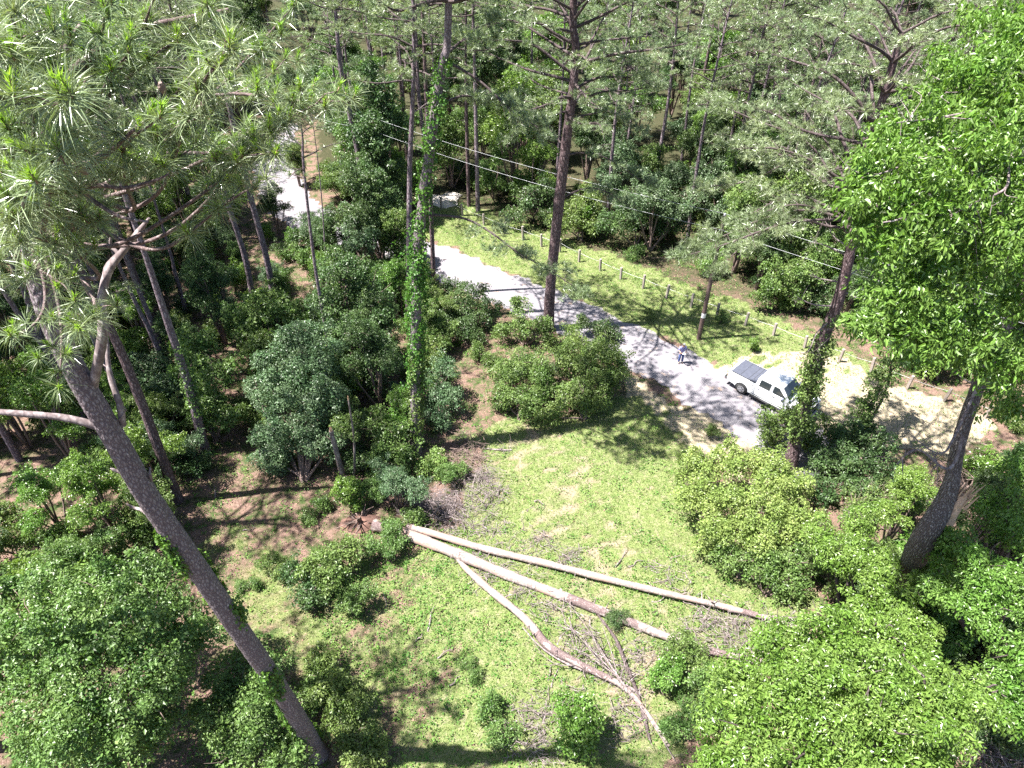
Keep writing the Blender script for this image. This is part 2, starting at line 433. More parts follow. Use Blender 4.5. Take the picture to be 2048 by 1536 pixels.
def grow_limb(lb, tf, pts, r0, g, start=.35, step=.32, twig=.9, k=3, tip_r=.012, sides=6, sprig=1.0, n=None, clump=0.0):
    """one pine limb: the wood into lb, the places of its needle tufts into tf"""
    pts = np.asarray(pts, float); ln = np.linalg.norm(np.diff(pts, axis=0), axis=1).sum()
    n = n or max(6, int(ln / .3)); path = curve(pts, n, wob=.035 * ln, seed=int(g.integers(1e6)))
    s = np.linspace(0, 1, n); tube(lb, path, r0 * (1 - s) ** .8 + tip_r, sides)
    tan = norm(np.gradient(path, axis=0)); m = max(2, int(ln * (1 - start) / step)); side = 1
    if clump:
        K = max(2, int(ln * (1 - start) / 1.0) + 1); cen = []
        for c_ in range(K):
            q_ = start + (1 - start) * (c_ + .6) / K; i_ = min(n - 1, int(q_ * (n - 1))); h_ = norm(np.cross(tan[i_], UP)[None])[0]
            cen.append(path[i_] + h_ * (-1) ** c_ * g.uniform(.35, .95) * (1 if c_ < K - 1 else .2) + UP * g.uniform(0, .25))
        cen = np.array(cen); tube(lb, np.array([path[-1], cen[-1]]), [.012, .008], 3, cap=False)
        for c_ in cen: tube(lb, np.array([path[int(np.argmin(np.linalg.norm(path - c_, axis=1)))], c_]), [.022, .010], 4, cap=False)
    for q in np.linspace(start, 1, m):
        i = min(n - 1, int(q * (n - 1))); t = tan[i]; side = -side
        hz = norm(np.cross(t, UP)[None])[0] * side
        a = g.uniform(.35, 1.25) if q < .97 else 0.1
        d = norm((t * math.cos(a) + hz * math.sin(a) + UP * g.uniform(-.1, .35))[None])[0]
        tl = twig * g.uniform(.5, 1.15) * (1.15 - .5 * q)
        e = path[i] + d * tl; mid = path[i] + d * tl * .5 + UP * g.normal() * .05
        tube(lb, np.array([path[i], mid, e]), [.014, .010, .006], 3, cap=False)
        for f in np.linspace(.4, 1, k):
            p = path[i] * (1 - f) + e * f + g.normal(size=3) * .12 * tl
            if clump:
                cc = cen[int(np.argmin(np.linalg.norm(cen - p, axis=1)))]; p = p * (1 - clump) + (cc + g.normal(size=3) * [.36, .36, .17]) * clump
            tf.put(p, norm((d * .7 + UP * .55 + g.normal(size=3) * .35)[None])[0], sprig)

def auto_limbs(lb, tf, path, rad, z0, g, count, reach, sides=5, lift=.12, **kw):
    zt = path[-1][2]; az = g.uniform(0, 6.28)
    for i in range(count):
        q = (i + g.uniform(0, .8)) / count; z = z0 + (zt - z0) * q ** .9
        j = int(np.argmin(np.abs(path[:, 2] - z))); p = path[j]
        az += 2.4 + g.normal() * .35
        L = reach * (.55 + .6 * math.sin(math.pi * min(1, .2 + .75 * q))) * (1 - .55 * q ** 2.5) * g.uniform(.7, 1.1)
        d = np.array([math.cos(az), math.sin(az), 0])
        up = lift + .55 * q + g.normal() * .08
        pts = [p, p + d * L * .5 + UP * L * up * .6, p + d * L + UP * L * up * .8]
        grow_limb(lb, tf, pts, min(rad[j] * .5, .012 * L + .02), g, sides=sides, clump=.72, **kw)

def crown_mesh(tf, name, g, n=26, L=.24, W=.013, seg=1, mats=None, origin=None, candle=0, phi=(.25, 1.75)):
    b = Buf(); c = np.array(tf.c); a = np.array(tf.a); l = np.array(tf.l)
    needles(b, c, a, n, L * l * g.uniform(.8, 1.15, len(c)), W, g, seg, phi=phi)
    if candle:
        pick = g.random(len(c)) < .75
        cc = c[pick]; aa = norm(a[pick] + UP * .8)
        needles(b, cc + aa * .13, aa, candle, .12, W * 1.7, g, 1, m=1, phi=(.15, .9), droop=0, shoot=.18)
        tube_c = cc[: 400]
        for p, d in zip(tube_c, aa): tube(b, np.array([p - d * .05, p + d * .13]), [.014, .006], 4, 2, cap=False)
    return b.mesh(name, mats or [M['needle']], False, origin)

def trunk_path(B, pxs, top_h, lean=(0, 0, 1), n=40, wob=0.0, seed=0):
    """trunk from its foot through the sight lines of pxs, on to height top_h"""
    A = np.asarray(lean, float); P = [B] + [near_axis(u, v, B, A) for u, v in pxs]
    P = [p for i, p in enumerate(P) if i == 0 or p[2] > P[i - 1][2] + .3]
    last = P[-1]
    if top_h > last[2] + .5:
        ref = P[0]; d = last - ref if len(P) > 1 else A
        d = d / d[2]; P.append(last + (d * .5 + UP * .5) / 1.0 * (top_h - last[2]) if len(P) > 1 else last + d * (top_h - last[2]))
        P[-1][2] = top_h
    return curve(P, n, wob, seed)

def pine(name, label, base, pxs, top_h, dia, limbs_from, count, reach, seed, bark='pine_bark_far', group=None, extra=(), needle='needle', tip=.25,
         n=30, step=.28, twig=.95, W=.024, L=.29, dead_limbs=(), ivy=None, sides=12, sprig=1.0, kpt=3, lean=(0, 0, 1), category='pine tree', cut=None):
    g = rngof(seed); B = GP(*base); path = trunk_path(B, pxs, top_h, lean, n=46, seed=seed)
    s = np.linspace(0, 1, len(path)); rad = dia / 2 * (1 - (1 - tip) * s) * (1 + .25 * np.exp(-s * 40))
    t = thing(name, label, category, B, group=group)
    tb = Buf(); pb = path.copy(); pb[0] = pb[0] - UP * .25
    tube(tb, pb, rad, sides, rough=.06, seed=seed)
    lb, tf = Buf(), Tuft()
    if count: auto_limbs(lb, tf, path, rad, limbs_from, g, count, reach, step=step, twig=twig, sprig=sprig, k=kpt)
    for e in extra: grow_limb(lb, tf, [path[int(np.argmin(np.abs(path[:, 2] - e[0][2])))] if i == 0 else p for i, p in enumerate(e)], .055 if len(e) > 2 else .04, g, start=.28, step=step * .62, twig=twig * 1.35, sprig=sprig * 1.08, k=kpt + 2, clump=.7)
    obj('trunk', tb.join(lb, 1).mesh('trunk', [M[bark], M['limb']], True, B), t)
    if dead_limbs:
        for e in dead_limbs:
            db = Buf()
            p0 = path[int(np.argmin(np.abs(path[:, 2] - e[0][2])))]; c = curve([p0] + list(e[1:]), 14, .08, seed)
            tube(db, c, np.linspace(.05, .01, 14), 6)
            for _ in range(4):
                q = c[int(g.integers(5, 13))]; tube(db, curve([q, q + g.normal(size=3) * .35 + UP * .1, q + g.normal(size=3) * .6], 6), np.linspace(.014, .004, 6), 4)
            obj('dead_limb', db.mesh('dead_limb', M['dead'], True, B), t)
    if tf.c: obj('crown', crown_mesh(tf, 'crown', g, n, L, W, mats=[M[needle]], origin=B), t)
    if ivy: add_ivy(t, path, rad, B, ivy, g)
    return t, path, rad

def add_ivy(t, path, rad, B, segs, g):
    """climbing leaves round a trunk; segs = (height from, height to, width, leaves per metre, material)"""
    for z0, z1, wd, per, mt in segs:
        b = Buf(); N = int(per * (z1 - z0)); z = g.uniform(z0, z1, N)
        j = np.clip(np.searchsorted(path[:, 2], z), 1, len(path) - 1); f = ((z - path[j - 1, 2]) / np.maximum(path[j, 2] - path[j - 1, 2], 1e-6))[:, None]
        c = path[j - 1] * (1 - f) + path[j] * f; r = rad[j]
        th = g.uniform(0, 6.283, N); o = np.stack([np.cos(th), np.sin(th), np.zeros(N)], -1)
        lump = np.clip(.55 + .7 * vnoise(np.stack([z * 1.2, th, z * 0], -1), 1.2, int(B[0] * 10) % 50), .05, 1.4)
        off = r + np.abs(g.normal(size=N)) * wd * lump * .6 + .02
        keep = g.random(N) < np.clip(lump * 1.1, .1, 1)
        c, o, off = c[keep], o[keep], off[keep]; p = c + o * off[:, None]
        sprays(b, p, o, 5, .16, .12, .11, g, up=.4, jit=.5)
        obj('ivy', b.mesh('ivy', M[mt], False, B), t)

def lobe_points(lobes, g, dens, bottom=.25):
    out_p, out_n = [], []
    cs = np.array([l[0] for l in lobes]); rs = np.array([l[1] for l in lobes])
    for i, (c, r) in enumerate(lobes):
        k = int(dens * r * r * 1.5) + 4
        d = norm(g.normal(size=(k, 3))); d = d[(d[:, 2] > -.35) | (g.random(k) < bottom)]
        # smaller bumps on the lobe make its outline uneven
        w = 1 + .34 * vnoise(d, 2.6, i + int(g.integers(99))) + .2 * vnoise(d, 6, i + 5)
        u = 1 - np.abs(g.normal(size=len(d))) * .16
        u = np.where(g.random(len(d)) < .04, 1.12, u)
        p = c + d * (r * w * u)[:, None] * np.array([1, 1, .85])
        ok = np.ones(len(p), bool)
        for j in range(len(lobes)):
            if j != i: ok &= ~(np.linalg.norm((p - cs[j]) / np.array([1, 1, .85]), axis=1) < rs[j] * .72)
        out_p.append(p[ok]); out_n.append(d[ok])
    return np.concatenate(out_p), np.concatenate(out_n)

def break_up(lobes, g, k=10, f=.46):
    out = []
    for c, r in lobes:
        out.append((c, r * .62)); d = norm(g.normal(size=(k, 3)) + [0, 0, .35])
        for q in d:
            out.append((c + q * r * g.uniform(.5, .98) * np.array([1, 1, .85]), r * f * g.uniform(.45, 1.05)))
        for _ in range(2):                                      # a shoot or two reaching out of the outline
            q = norm(np.array([[g.normal(), g.normal(), g.uniform(.1, 1.2)]]))[0]
            out.append((c + q * r * 1.05, r * .16)); out.append((c + q * r * 1.28, r * .10))
    return out
def leafy(lobes, foot, g, leafL=.12, cover=1.1, spray=.26, per=10, shape=4, jit=.75, up=.55, curl=0.0, inner=True, wide=.62, droop=.25, extra_twigs=40, gap=0.35, stems=True, trunk_r=None, floor=None, breakd=.9):
    """foliage and wood of a broadleaf tree or shrub with the given lobes (centre, radius)"""
    leafW = leafL * wide; area = leafL * leafW * .5
    dens = cover * 8.0 / (per * area) / 1.5
    p, n = lobe_points(break_up(lobes, g), g, dens * breakd)
    if gap:
        keep = vnoise(p, 1.7, int(g.integers(99))) > -1.0 + gap; p, n = p[keep], n[keep]
    if floor is not None:
        ok = p[:, 2] > floor; p, n = p[ok], n[ok]
    fb = Buf(); sprays(fb, p, n, per, spray, leafL, leafW, g, up=up, jit=jit, shape=shape, curl=curl, droop=droop)
    if inner:
        for c, r in lobes:
            k = int(60 * r * r) + 6; d = norm(g.normal(size=(k, 3))) * (g.uniform(.15, .52, k) * r)[:, None]
            q = c + d * np.array([1, 1, .8])
            if floor is not None: q = q[q[:, 2] > floor]
            leaves(fb, q, norm(g.normal(size=q.shape)), norm(g.normal(size=q.shape) * .5 + UP), .24, .17, g)
    wb = Buf()
    if stems:
        r0 = trunk_r or .035 + .012 * max(c[2] for c, r in lobes)
        for c, r in lobes:
            k = curve([foot + g.normal(size=3) * [.1, .1, 0], (foot * .45 + c * .55) + g.normal(size=3) * .15, c], 9, .06, int(g.integers(1e6)))
            tube(wb, k, np.linspace(r0, r0 * .3, 9), 6)
            for _ in range(int(extra_twigs / len(lobes)) + 2):
                e = c + norm(g.normal(size=(1, 3)) + [[0, 0, .4]])[0] * r * g.uniform(.7, 1.05)
                tube(wb, curve([k[int(g.integers(5, 9))], (c + e) / 2 + g.normal(size=3) * .12, e], 6), np.linspace(r0 * .3, .006, 6), 4, cap=False)
    return fb, wb

def bush(name, label, cat, foot, lobes, mt, seed, group=None, **kw):
    g = rngof(seed); B = GP(*foot)
    L = [(Z(u, v, h), r) for u, v, h, r in lobes]
    fb, wb = leafy(L, B, g, floor=.03, **kw)
    t = thing(name, label, cat, B, group=group)
    obj('stems' if 'shrub' in name or 'bush' in name else 'trunk', wb.mesh('stems', M['twig'], True, B), t)
    obj('foliage', fb.mesh('foliage', M[mt], False, B), t)
    return t

# ------------------------------------------------------------------ the near pine on the left, with plated bark
def plated_tube(buf, path, rad, n, seed, size=.11, depth=.012):
    """bark plates as relief: a jittered grid of cells round the trunk, the joints between them sunk"""
    g = rngof(seed); K = len(path)
    cl = np.concatenate([[0], np.cumsum(np.linalg.norm(np.diff(path, axis=0), axis=1))])
    th = np.linspace(0, 2 * np.pi, n, endpoint=False); circ = 2 * np.pi * rad.mean()
    nu = max(6, int(circ / size)); lv = size * 2.1; nv = int(cl[-1] / lv) + 2
    jit = g.uniform(-.42, .42, (nu, nv, 2)); hgt = g.uniform(.4, 1.0, (nu, nv))
    U, V = np.meshgrid(th / (2 * np.pi) * nu, cl / lv)
    U = U + .25 * np.sin(V * 5.3) ; d1 = np.full(U.shape, 9.); d2 = d1.copy(); hh = np.zeros(U.shape)
    for a in (-1, 0, 1):
        for b in (-1, 0, 1):
            ci = np.floor(U).astype(int) + a; cj = np.clip(np.floor(V).astype(int) + b, 0, nv - 1)
            cu = ci + .5 + jit[ci % nu, cj, 0]; cv = np.floor(V) + b + .5 + jit[ci % nu, cj, 1]
            dd = np.hypot(U - cu, V - cv); nw = dd < d1
            d2 = np.where(nw, d1, np.minimum(d2, dd)); hh = np.where(nw, hgt[ci % nu, cj], hh); d1 = np.where(nw, dd, d1)
    rel = np.clip((d2 - d1) / .22, 0, 1) ** .7 * hh * depth * 2
    t = norm(np.gradient(path, axis=0)); X, Y = perp_basis(t)
    R = rad[:, None] + rel - depth + depth * .6 * g.normal(size=rel.shape) * .3
    P = path[:, None] + R[..., None] * (np.cos(th)[None, :, None] * X[:, None] + np.sin(th)[None, :, None] * Y[:, None])
    i = np.arange(K - 1)[:, None] * n; j = np.arange(n)[None]; jn = (j + 1) % n
    buf.add(P, np.stack([i + j, i + jn, i + n + jn, i + n + j], -1).reshape(-1, 4))

def near_pine():
    g = rngof(11); B = GP(640, 1510); top = D(64, 340, 11.2)
    lean = norm((D(95, 610, 13.3) - B)[None])[0]
    P = [B - UP * .3] + [near_axis(u, v, B, lean) for u, v in ((560, 1380), (480, 1262), (390, 1130), (300, 1000), (225, 870), (150, 740), (92, 612), (66, 520))] + [D(62, 430, 11.6), top]
    path = curve(P, 420); s = np.linspace(0, 1, 420)
    rad = np.interp(s, [0, .02, .1, .6, .85, 1], [.42, .35, .315, .225, .15, .08])
    t = thing('pine_tree', 'large near pine leaning left with plated grey bark, ivy round its foot', 'pine tree', B)
    b = Buf(); plated_tube(b, path, rad, 56, 3); obj('trunk', b.mesh('trunk', M['pine_bark'], True, B), t)
    lb, tf = Buf(), Tuft()
    ends = [(30, 60, 7), (110, 190, 7), (250, 130, 8.5), (275, 195, 7.6), (400, 150, 9), (480, 195, 8), (340, 40, 9), (150, 30, 9), (455, 20, 9), (565, 240, 10), (655, 235, 10),
            (705, 215, 10.5), (300, 330, 8.5), (500, 345, 10), (205, 450, 9), (60, 300, 6.5), (15, 420, 7), (105, 575, 9.6), (165, 650, 9.8), (15, 560, 9), 
            (185, 250, 7), (600, 20, 11), (35, 690, 11), (125, 735, 11.5), (55, 200, 6), (20, 150, 5.6), (120, 90, 8), (220, 40, 8.5), 
            (10, 280, 8), (520, 300, 10), (560, 110, 12), (150, 340, 8), (60, 480, 8.5), (260, 20, 10), (380, 210, 8.5), (10, 20, 6.5), (610, 190, 10), (90, 20, 8), (180, 150, 9)]
    for k, (u, v, d) in enumerate(ends):
        e = D(u, v, d); j = int(np.clip(340 + g.integers(0, 78), 0, 419)); p0 = path[j]
        mid = (p0 * .5 + e * .5) + UP * g.uniform(-.5, .1) + g.normal(size=3) * .2
        grow_limb(lb, tf, [p0, mid, e], .035, g, start=.70, step=.20, twig=.55, k=2, sides=7, sprig=g.uniform(.85, 1.15), n=22)
    for pts, r in (([path[400], D(105, 150, 9.5), D(135, 90, 9), D(172, 38, 9)], .085), ([path[404], D(125, 190, 9.3), D(160, 130, 9), D(215, 92, 9), D(300, 50, 9), D(460, 18, 9.3)], .09),
                   ([path[385], D(130, 365, 8.4), D(165, 340, 8.2), D(210, 310, 8), D(240, 285, 7.8), D(272, 256, 7.6)], .05), ([path[385], D(132, 368, 8.4), D(175, 400, 8.3), D(232, 428, 8.3), D(300, 440, 8.4)], .045),
                   ([path[385], D(170, 375, 8.4), D(240, 379, 8.3), D(300, 362, 8.3), D(340, 345, 8.3)], .035)):
        c = curve(pts, 26, .03, 4); lb2 = Buf(); tube(lb2, c, np.linspace(r, r * .35, 26), 9, rough=.05); obj('limb', lb2.mesh('limb', M['limb_near'], True, B), t)
    o = obj('twigs', lb.mesh('twigs', M['limb_near'], True, B), t); o['kind'] = 'stuff'
    at = lambda u, v: near_axis(u, v, B, lean)
    for pts, r in (([at(212, 862), D(185, 855, 15.1), D(110, 838, 14.8), D(0, 826, 14.4), D(-60, 822, 14.2)], .10), ([at(245, 850), D(240, 815, 15.2), D(222, 745, 15), D(214, 668, 14.8)], .085),
                   ([at(185, 775), D(205, 680, 13.6), D(206, 610, 13.4), D(222, 545, 13.2), D(262, 490, 13), D(300, 440, 12.8)], .105), ([D(207, 600, 13.4), D(212, 545, 13.2), D(238, 515, 13.1), D(225, 495, 13.1), D(222, 478, 13)], .05),
                   ([at(268, 955), D(250, 948, 16.6), D(222, 940, 16.4)], .07), ([at(305, 1040), D(280, 1022, 18), D(253, 1010, 17.8)], .055), ([at(300, 975), D(303, 955, 16.5), D(301, 938, 16.4)], .05), ([D(240, 810, 15.2), D(222, 745, 15), D(206, 730, 15)], .02),
                   ([D(238, 840, 15.3), D(255, 825, 15.2), D(250, 815, 15.1)], .015)):
        c = curve(pts, 20, .03, 7); db = Buf(); tube(db, c, np.interp(np.linspace(0, 1, 20), [0, .9, 1], [r, r * .55, r * .2]), 10, rough=.08, seed=3)
        obj('dead_limb', db.mesh('dead_limb', M['dead'], True, B), t)
    obj('crown', crown_mesh(tf, 'crown', g, 54, .38, .0095, 2, [M['needle'], M['candle'], M['litter']], B, candle=44, phi=(.25, 2.1)), t)
    # cones hanging among the needles
    for u, v, d in ((118, 190, 7), (25, 168, 6.5), (48, 190, 6.6), (112, 325, 7.6), (320, 165, 8), (392, 170, 8.6), (150, 330, 7.6), (405, 200, 8.6), (452, 60, 8.8)):
        p = D(u, v, d); ax = norm((g.normal(size=3) * .3 - UP)[None])[0]
        q = np.linspace(0, 1, 9); cb = Buf(); tube(cb, p + ax * q[:, None] * .15, .038 * np.sin(np.pi * (q * .9 + .08)) ** .6 + .004, 9, rough=.2, seed=int(u)); obj('pine_cone', cb.mesh('pine_cone', M['twig'], False, B), t)
    ib = Buf(); N = 2600; i = g.integers(8, 150, N); th = g.uniform(0, 6.283, N)
    tt = norm(np.gradient(path, axis=0)); X, Y = perp_basis(tt)
    # two swirls of ivy on the lower trunk
    ph = i / 150 * 9.0; w = np.cos(th - ph) + .5 * np.cos(th * 2 + ph * 1.7)
    keep = (w > .55) & (np.sin(i / 150 * 7.5 + 1.0) > -.75)
    i, th = i[keep], th[keep]; o = X[i] * np.cos(th)[:, None] + Y[i] * np.sin(th)[:, None]
    p = path[i] + o * (rad[i] + np.abs(g.normal(size=len(i))) * .07 + .02)[:, None]
    sprays(ib, p, o, 6, .15, .11, .10, g, up=.3, jit=.4)
    obj('ivy', ib.mesh('ivy', M['leaf_vivid'], False, B), t)
near_pine()
for lab, B_, top_, h_, rch, sd in (('pine outside the left edge whose crown shades the lower left', (-22.5, 12.5), (-15.8, 13.8), 25, 4.7, 15), ('second pine outside the left edge shading the reddish litter', (-29, 23), (-23.5, 23.5), 25, 5.5, 16)):
    g = rngof(sd); p_ = curve([[B_[0], B_[1], -.3], [(B_[0] + top_[0]) / 2 - .5, (B_[1] + top_[1]) / 2, h_ * .55], [top_[0], top_[1], h_]], 30); rd_ = .3 * (1 - .7 * np.linspace(0, 1, 30))
    t_ = thing('pine_tree', lab, 'pine tree', p_[0]); tb_, lb_, tf_ = Buf(), Buf(), Tuft(); tube(tb_, p_, rd_, 10, rough=.06); auto_limbs(lb_, tf_, p_, rd_, 18.5, g, 26, rch, step=.34, twig=1.1, k=3)
    obj('trunk', tb_.join(lb_, 1).mesh('trunk', [M['pine_bark_far'], M['limb']], True, p_[0]), t_); obj('crown', crown_mesh(tf_, 'crown', g, 14, .34, .05, mats=[M['needle_far']], origin=p_[0]), t_)

# ------------------------------------------------------------------ pines that stand apart
def AX(base, u, v, lean=(0, 0, 1)): return near_axis(u, v, GP(*base), np.array(lean, float))
def limb_to(base, at, *pts, lean=(0, 0, 1)):                                    # a limb leaving the trunk at a sight line, then through (u, v, depth offset)
    p0 = AX(base, *at, lean=lean); d0 = (p0 - CAMP) @ np.array([0, CP, -SP])
    return [p0] + [D(u, v, d0 + dd) for u, v, dd in pts]

LEFT = 'pine trunks in the dense wood on the left'
pine('pine_tree', 'reddish pine trunk right behind the large leaning near pine', (357, 1003), [(250, 722), (150, 520)], 27, .56, 21, 20, 3.6, 21, 'red_bark', LEFT)
pine('pine_tree', 'pine trunk crossing behind the needles at the left edge, foot in brush', (168, 838), [(95, 702), (10, 585)], 27, .52, 22, 14, 3.2, 22, group=LEFT)
pine('pine_tree', 'dark pine trunk furthest left, nearly hidden by the big pine', (128, 800), [(70, 640), (20, 520)], 26, .50, 22, 12, 3.2, 23, group=LEFT)
pine('pine_tree', 'pine trunk with a sleeve of ivy in the middle of the left wood', (410, 905), [(383, 790), (342, 664), (284, 490)], 27, .62, 21, 18, 3.6, 24, group=LEFT, ivy=[(3, 8, .22, 70, 'leaf_mid')])
pine('pine_tree', 'slimmer pine trunk between the ivy sleeved pine and the near pine', (345, 765), [(300, 662), (253, 565)], 25, .42, 20, 12, 3.0, 25, group=LEFT)
pine('pine_tree', 'thin dark pine trunk behind the ivy sleeved pine', (377, 640), [(350, 545), (330, 470)], 24, .36, 19, 12, 2.8, 26, group=LEFT)
pine('pine_tree', 'straight pine just left of the far road bend, foot in green leaves', (513, 640), [(492, 522), (455, 405), (425, 305), (390, 200), (356, 70)], 25, .46, 17.5, 18, 3.2, 27, group=LEFT)
pine('pine_tree', 'stout pine trunk in front of the far road bend', (553, 640), [(535, 525), (490, 350), (437, 123), (407, 38)], 27, .52, 21, 18, 3.4, 28, group=LEFT)
pine('pine_tree', 'slender bare pine pole with a forked top right of the far road bend', (664, 770), [(655, 680), (629, 525), (608, 340), (605, 273)], 18.0, .26, 14, 6, 2.0, 29, group=LEFT, step=.5)
pine('pine_tree', 'very thin dead looking sapling trunk beside the slender bare pine', (655, 590), [(652, 530), (641, 370)], 15, .16, 12, 5, 1.6, 30, group=LEFT, step=.5)
pine('pine_tree', 'pine with heavy black upper limbs behind the ivy covered pole', (745, 440), [(722, 330), (695, 205), (679, 120), (668, 0)], 27, .62, 17, 22, 4.6, 31, group=LEFT, needle='needle_far')

MID = 'tall pines standing between the clearing and the road'
b1, b2 = (817, 640), (831, 907)
T2L = (0.02, 0.08, 1.0)
pine('pine_tree', 'straight slim pine left of the ivy wrapped trunk, flaky pale bark', b1, [(818, 525), (820, 330), (828, 100)], 27, .52, 17.5, 34, 5.4, 32, group=MID, needle='needle_far', dead_limbs=[limb_to(b1, (822, 232), (845, 218, 0), (860, 205, -.3))])
pine('pine_tree', 'reddish pine just behind the pair of trunks by the road', (868, 590), [(866, 525), (855, 260), (846, 50)], 26, .44, 19, 16, 3.6, 33, 'red_bark', MID, needle='needle_far')
pine('pine_tree', 'tall pine wrapped in bright ivy beside the brush heap, long arching limbs', b2, [(832, 700), (836, 500), (860, 297), (873, 205), (887, 120), (896, 60)], 29.5, .64, 23.6, 40, 6.4, 34, 'pine_bark', MID, needle='needle_far', tip=.4, lean=T2L, kpt=4,
     extra=[limb_to(b2, (845, 436), (925, 428, 0), (985, 455, .3), (1050, 505, .3), (1130, 552, .2), (1190, 590, 0), lean=T2L), limb_to(b2, (886, 125), (1000, 180, .6), (1060, 225, 1.0), (1105, 290, 1.2), lean=T2L), limb_to(b2, (868, 218), (920, 198, .3), (960, 198, .8), (1050, 212, 1), lean=T2L),
            limb_to(b2, (885, 110), (935, 80, 1), (968, 62, 1.6), (1010, 20, 2), lean=T2L)],
     ivy=[(1.5, 7.5, .24, 150, 'leaf_mid'), (4.5, 13.5, .5, 150, 'leaf_vivid'), (11, 22, .36, 80, 'leaf_vivid')])
b3 = (1096, 658)
pine('pine_tree', 'stout dark pine at the near edge of the road, bare lower trunk', b3, [(1103, 550), (1125, 345), (1133, 280), (1143, 200), (1152, 100), (1146, 30)], 26.5, .80, 15.5, 44, 6.0, 35, 'red_bark', MID, needle='needle_far', tip=.45, kpt=3, step=.3,
     extra=[limb_to(b3, (1137, 318), (1160, 308, .4), (1205, 318, .8), (1260, 350, 1.2), (1310, 372, 1.5)), limb_to(b3, (1128, 400), (1165, 387, .4), (1210, 392, .8), (1255, 418, 1.3)), limb_to(b3, (1140, 230), (1230, 232, .5), (1290, 285, 1)), limb_to(b3, (1133, 300), (1085, 250, .5), (1050, 240, .8), (1000, 290, 1)),
            limb_to(b3, (1150, 110), (1250, 125, .5), (1330, 170, .6)), limb_to(b3, (1148, 150), (1230, 120, 0), (1290, 130, 0))])
b4 = (1580, 935)
R1 = pine('pine_tree', 'dark pine behind the white truck, trunk sheathed in ivy, stubby limbs', b4, [(1602, 840), (1640, 700), (1680, 590), (1706, 470), (1700, 430)], 23.5, .78, 16.0, 34, 5.8, 36, 'red_bark', MID, needle='needle_far', tip=.38, kpt=3, step=.3,
     extra=[limb_to(b4, (1702, 440), (1620, 420, .4), (1540, 440, .6), (1450, 480, .6), (1370, 505, .4)), limb_to(b4, (1702, 430), (1620, 380, .8), (1540, 400, 1), (1460, 440, 1.2)), limb_to(b4, (1702, 420), (1600, 330, 1), (1500, 350, 2), (1400, 380, 2)),
            limb_to(b4, (1705, 450), (1600, 440, 1.2), (1500, 500, 1.2), (1410, 550, 1.2)), limb_to(b4, (1702, 425), (1560, 300, 2), (1420, 300, 3)), limb_to(b4, (1702, 432), (1580, 455, -.5), (1480, 480, -.8), (1330, 520, -.8)), limb_to(b4, (1700, 430), (1620, 300, .5), (1500, 250, .5), (1430, 220, .5)),
            limb_to(b4, (1700, 425), (1640, 250, 1), (1600, 180, 1)), limb_to(b4, (1702, 425), (1700, 300, 2), (1660, 160, 3))],
     dead_limbs=[limb_to(b4, (1690, 520), (1665, 495, -.3), (1640, 486, -.5), (1608, 487, -.5)), limb_to(b4, (1678, 567), (1650, 558, -.2), (1620, 552, -.3)), limb_to(b4, (1668, 618), (1635, 610, -.2), (1605, 598, -.3), (1592, 592, -.3)),
                 limb_to(b4, (1690, 565), (1730, 540, .3), (1780, 590, .5)), limb_to(b4, (1690, 585), (1740, 600, 0), (1800, 580, 0), (1755, 500, .5)), limb_to(b4, (1650, 640), (1640, 665, -.4), (1620, 700, -.4), (1590, 712, -.4)), limb_to(b4, (1695, 500), (1670, 470, -.3), (1650, 440, -.3))],
     ivy=[(2.3, 9.2, .55, 170, 'leaf_mid'), (3.0, 8.0, .62, 70, 'leaf_yellow'), (9, 11, .25, 50, 'leaf_mid')])
# ------------------------------------------------------------------ broken and dead trunks
def snag(label, base, pxs, top_h, r0, r1, mt, seed, stubs=(), wood='splinter'):
    B = GP(*base); path = trunk_path(B, pxs, top_h, seed=seed, n=22); t = thing('dead_snag', label, 'dead trunk', B)
    b = Buf(); tube(b, path, np.linspace(r0, r1, 22), 12, rough=.1, seed=seed); obj('trunk', b.mesh('trunk', M[mt], True, B), t)
    b = Buf(); g = rngof(seed)
    for i in range(7):
        o = norm((np.array([math.cos(i * .9), math.sin(i * .9), 0])))[...] * r1 * .55
        tube(b, np.array([path[-1] + o - UP * .1, path[-1] + o * .9 + UP * g.uniform(.05, .35)]), [r1 * .32, .008], 4)
    obj('torn_top', b.mesh('torn_top', M[wood], False, B), t)
    return t
snag('short bare snag with a pale broken top left of the bright bush', (690, 966), [(676, 915), (662, 862)], 3.9, .17, .12, 'dead', 61)
snag('slim pale dead stem standing right of the short bare snag', (709, 962), [(708, 880), (697, 800)], 6.5, .075, .04, 'dead', 62)

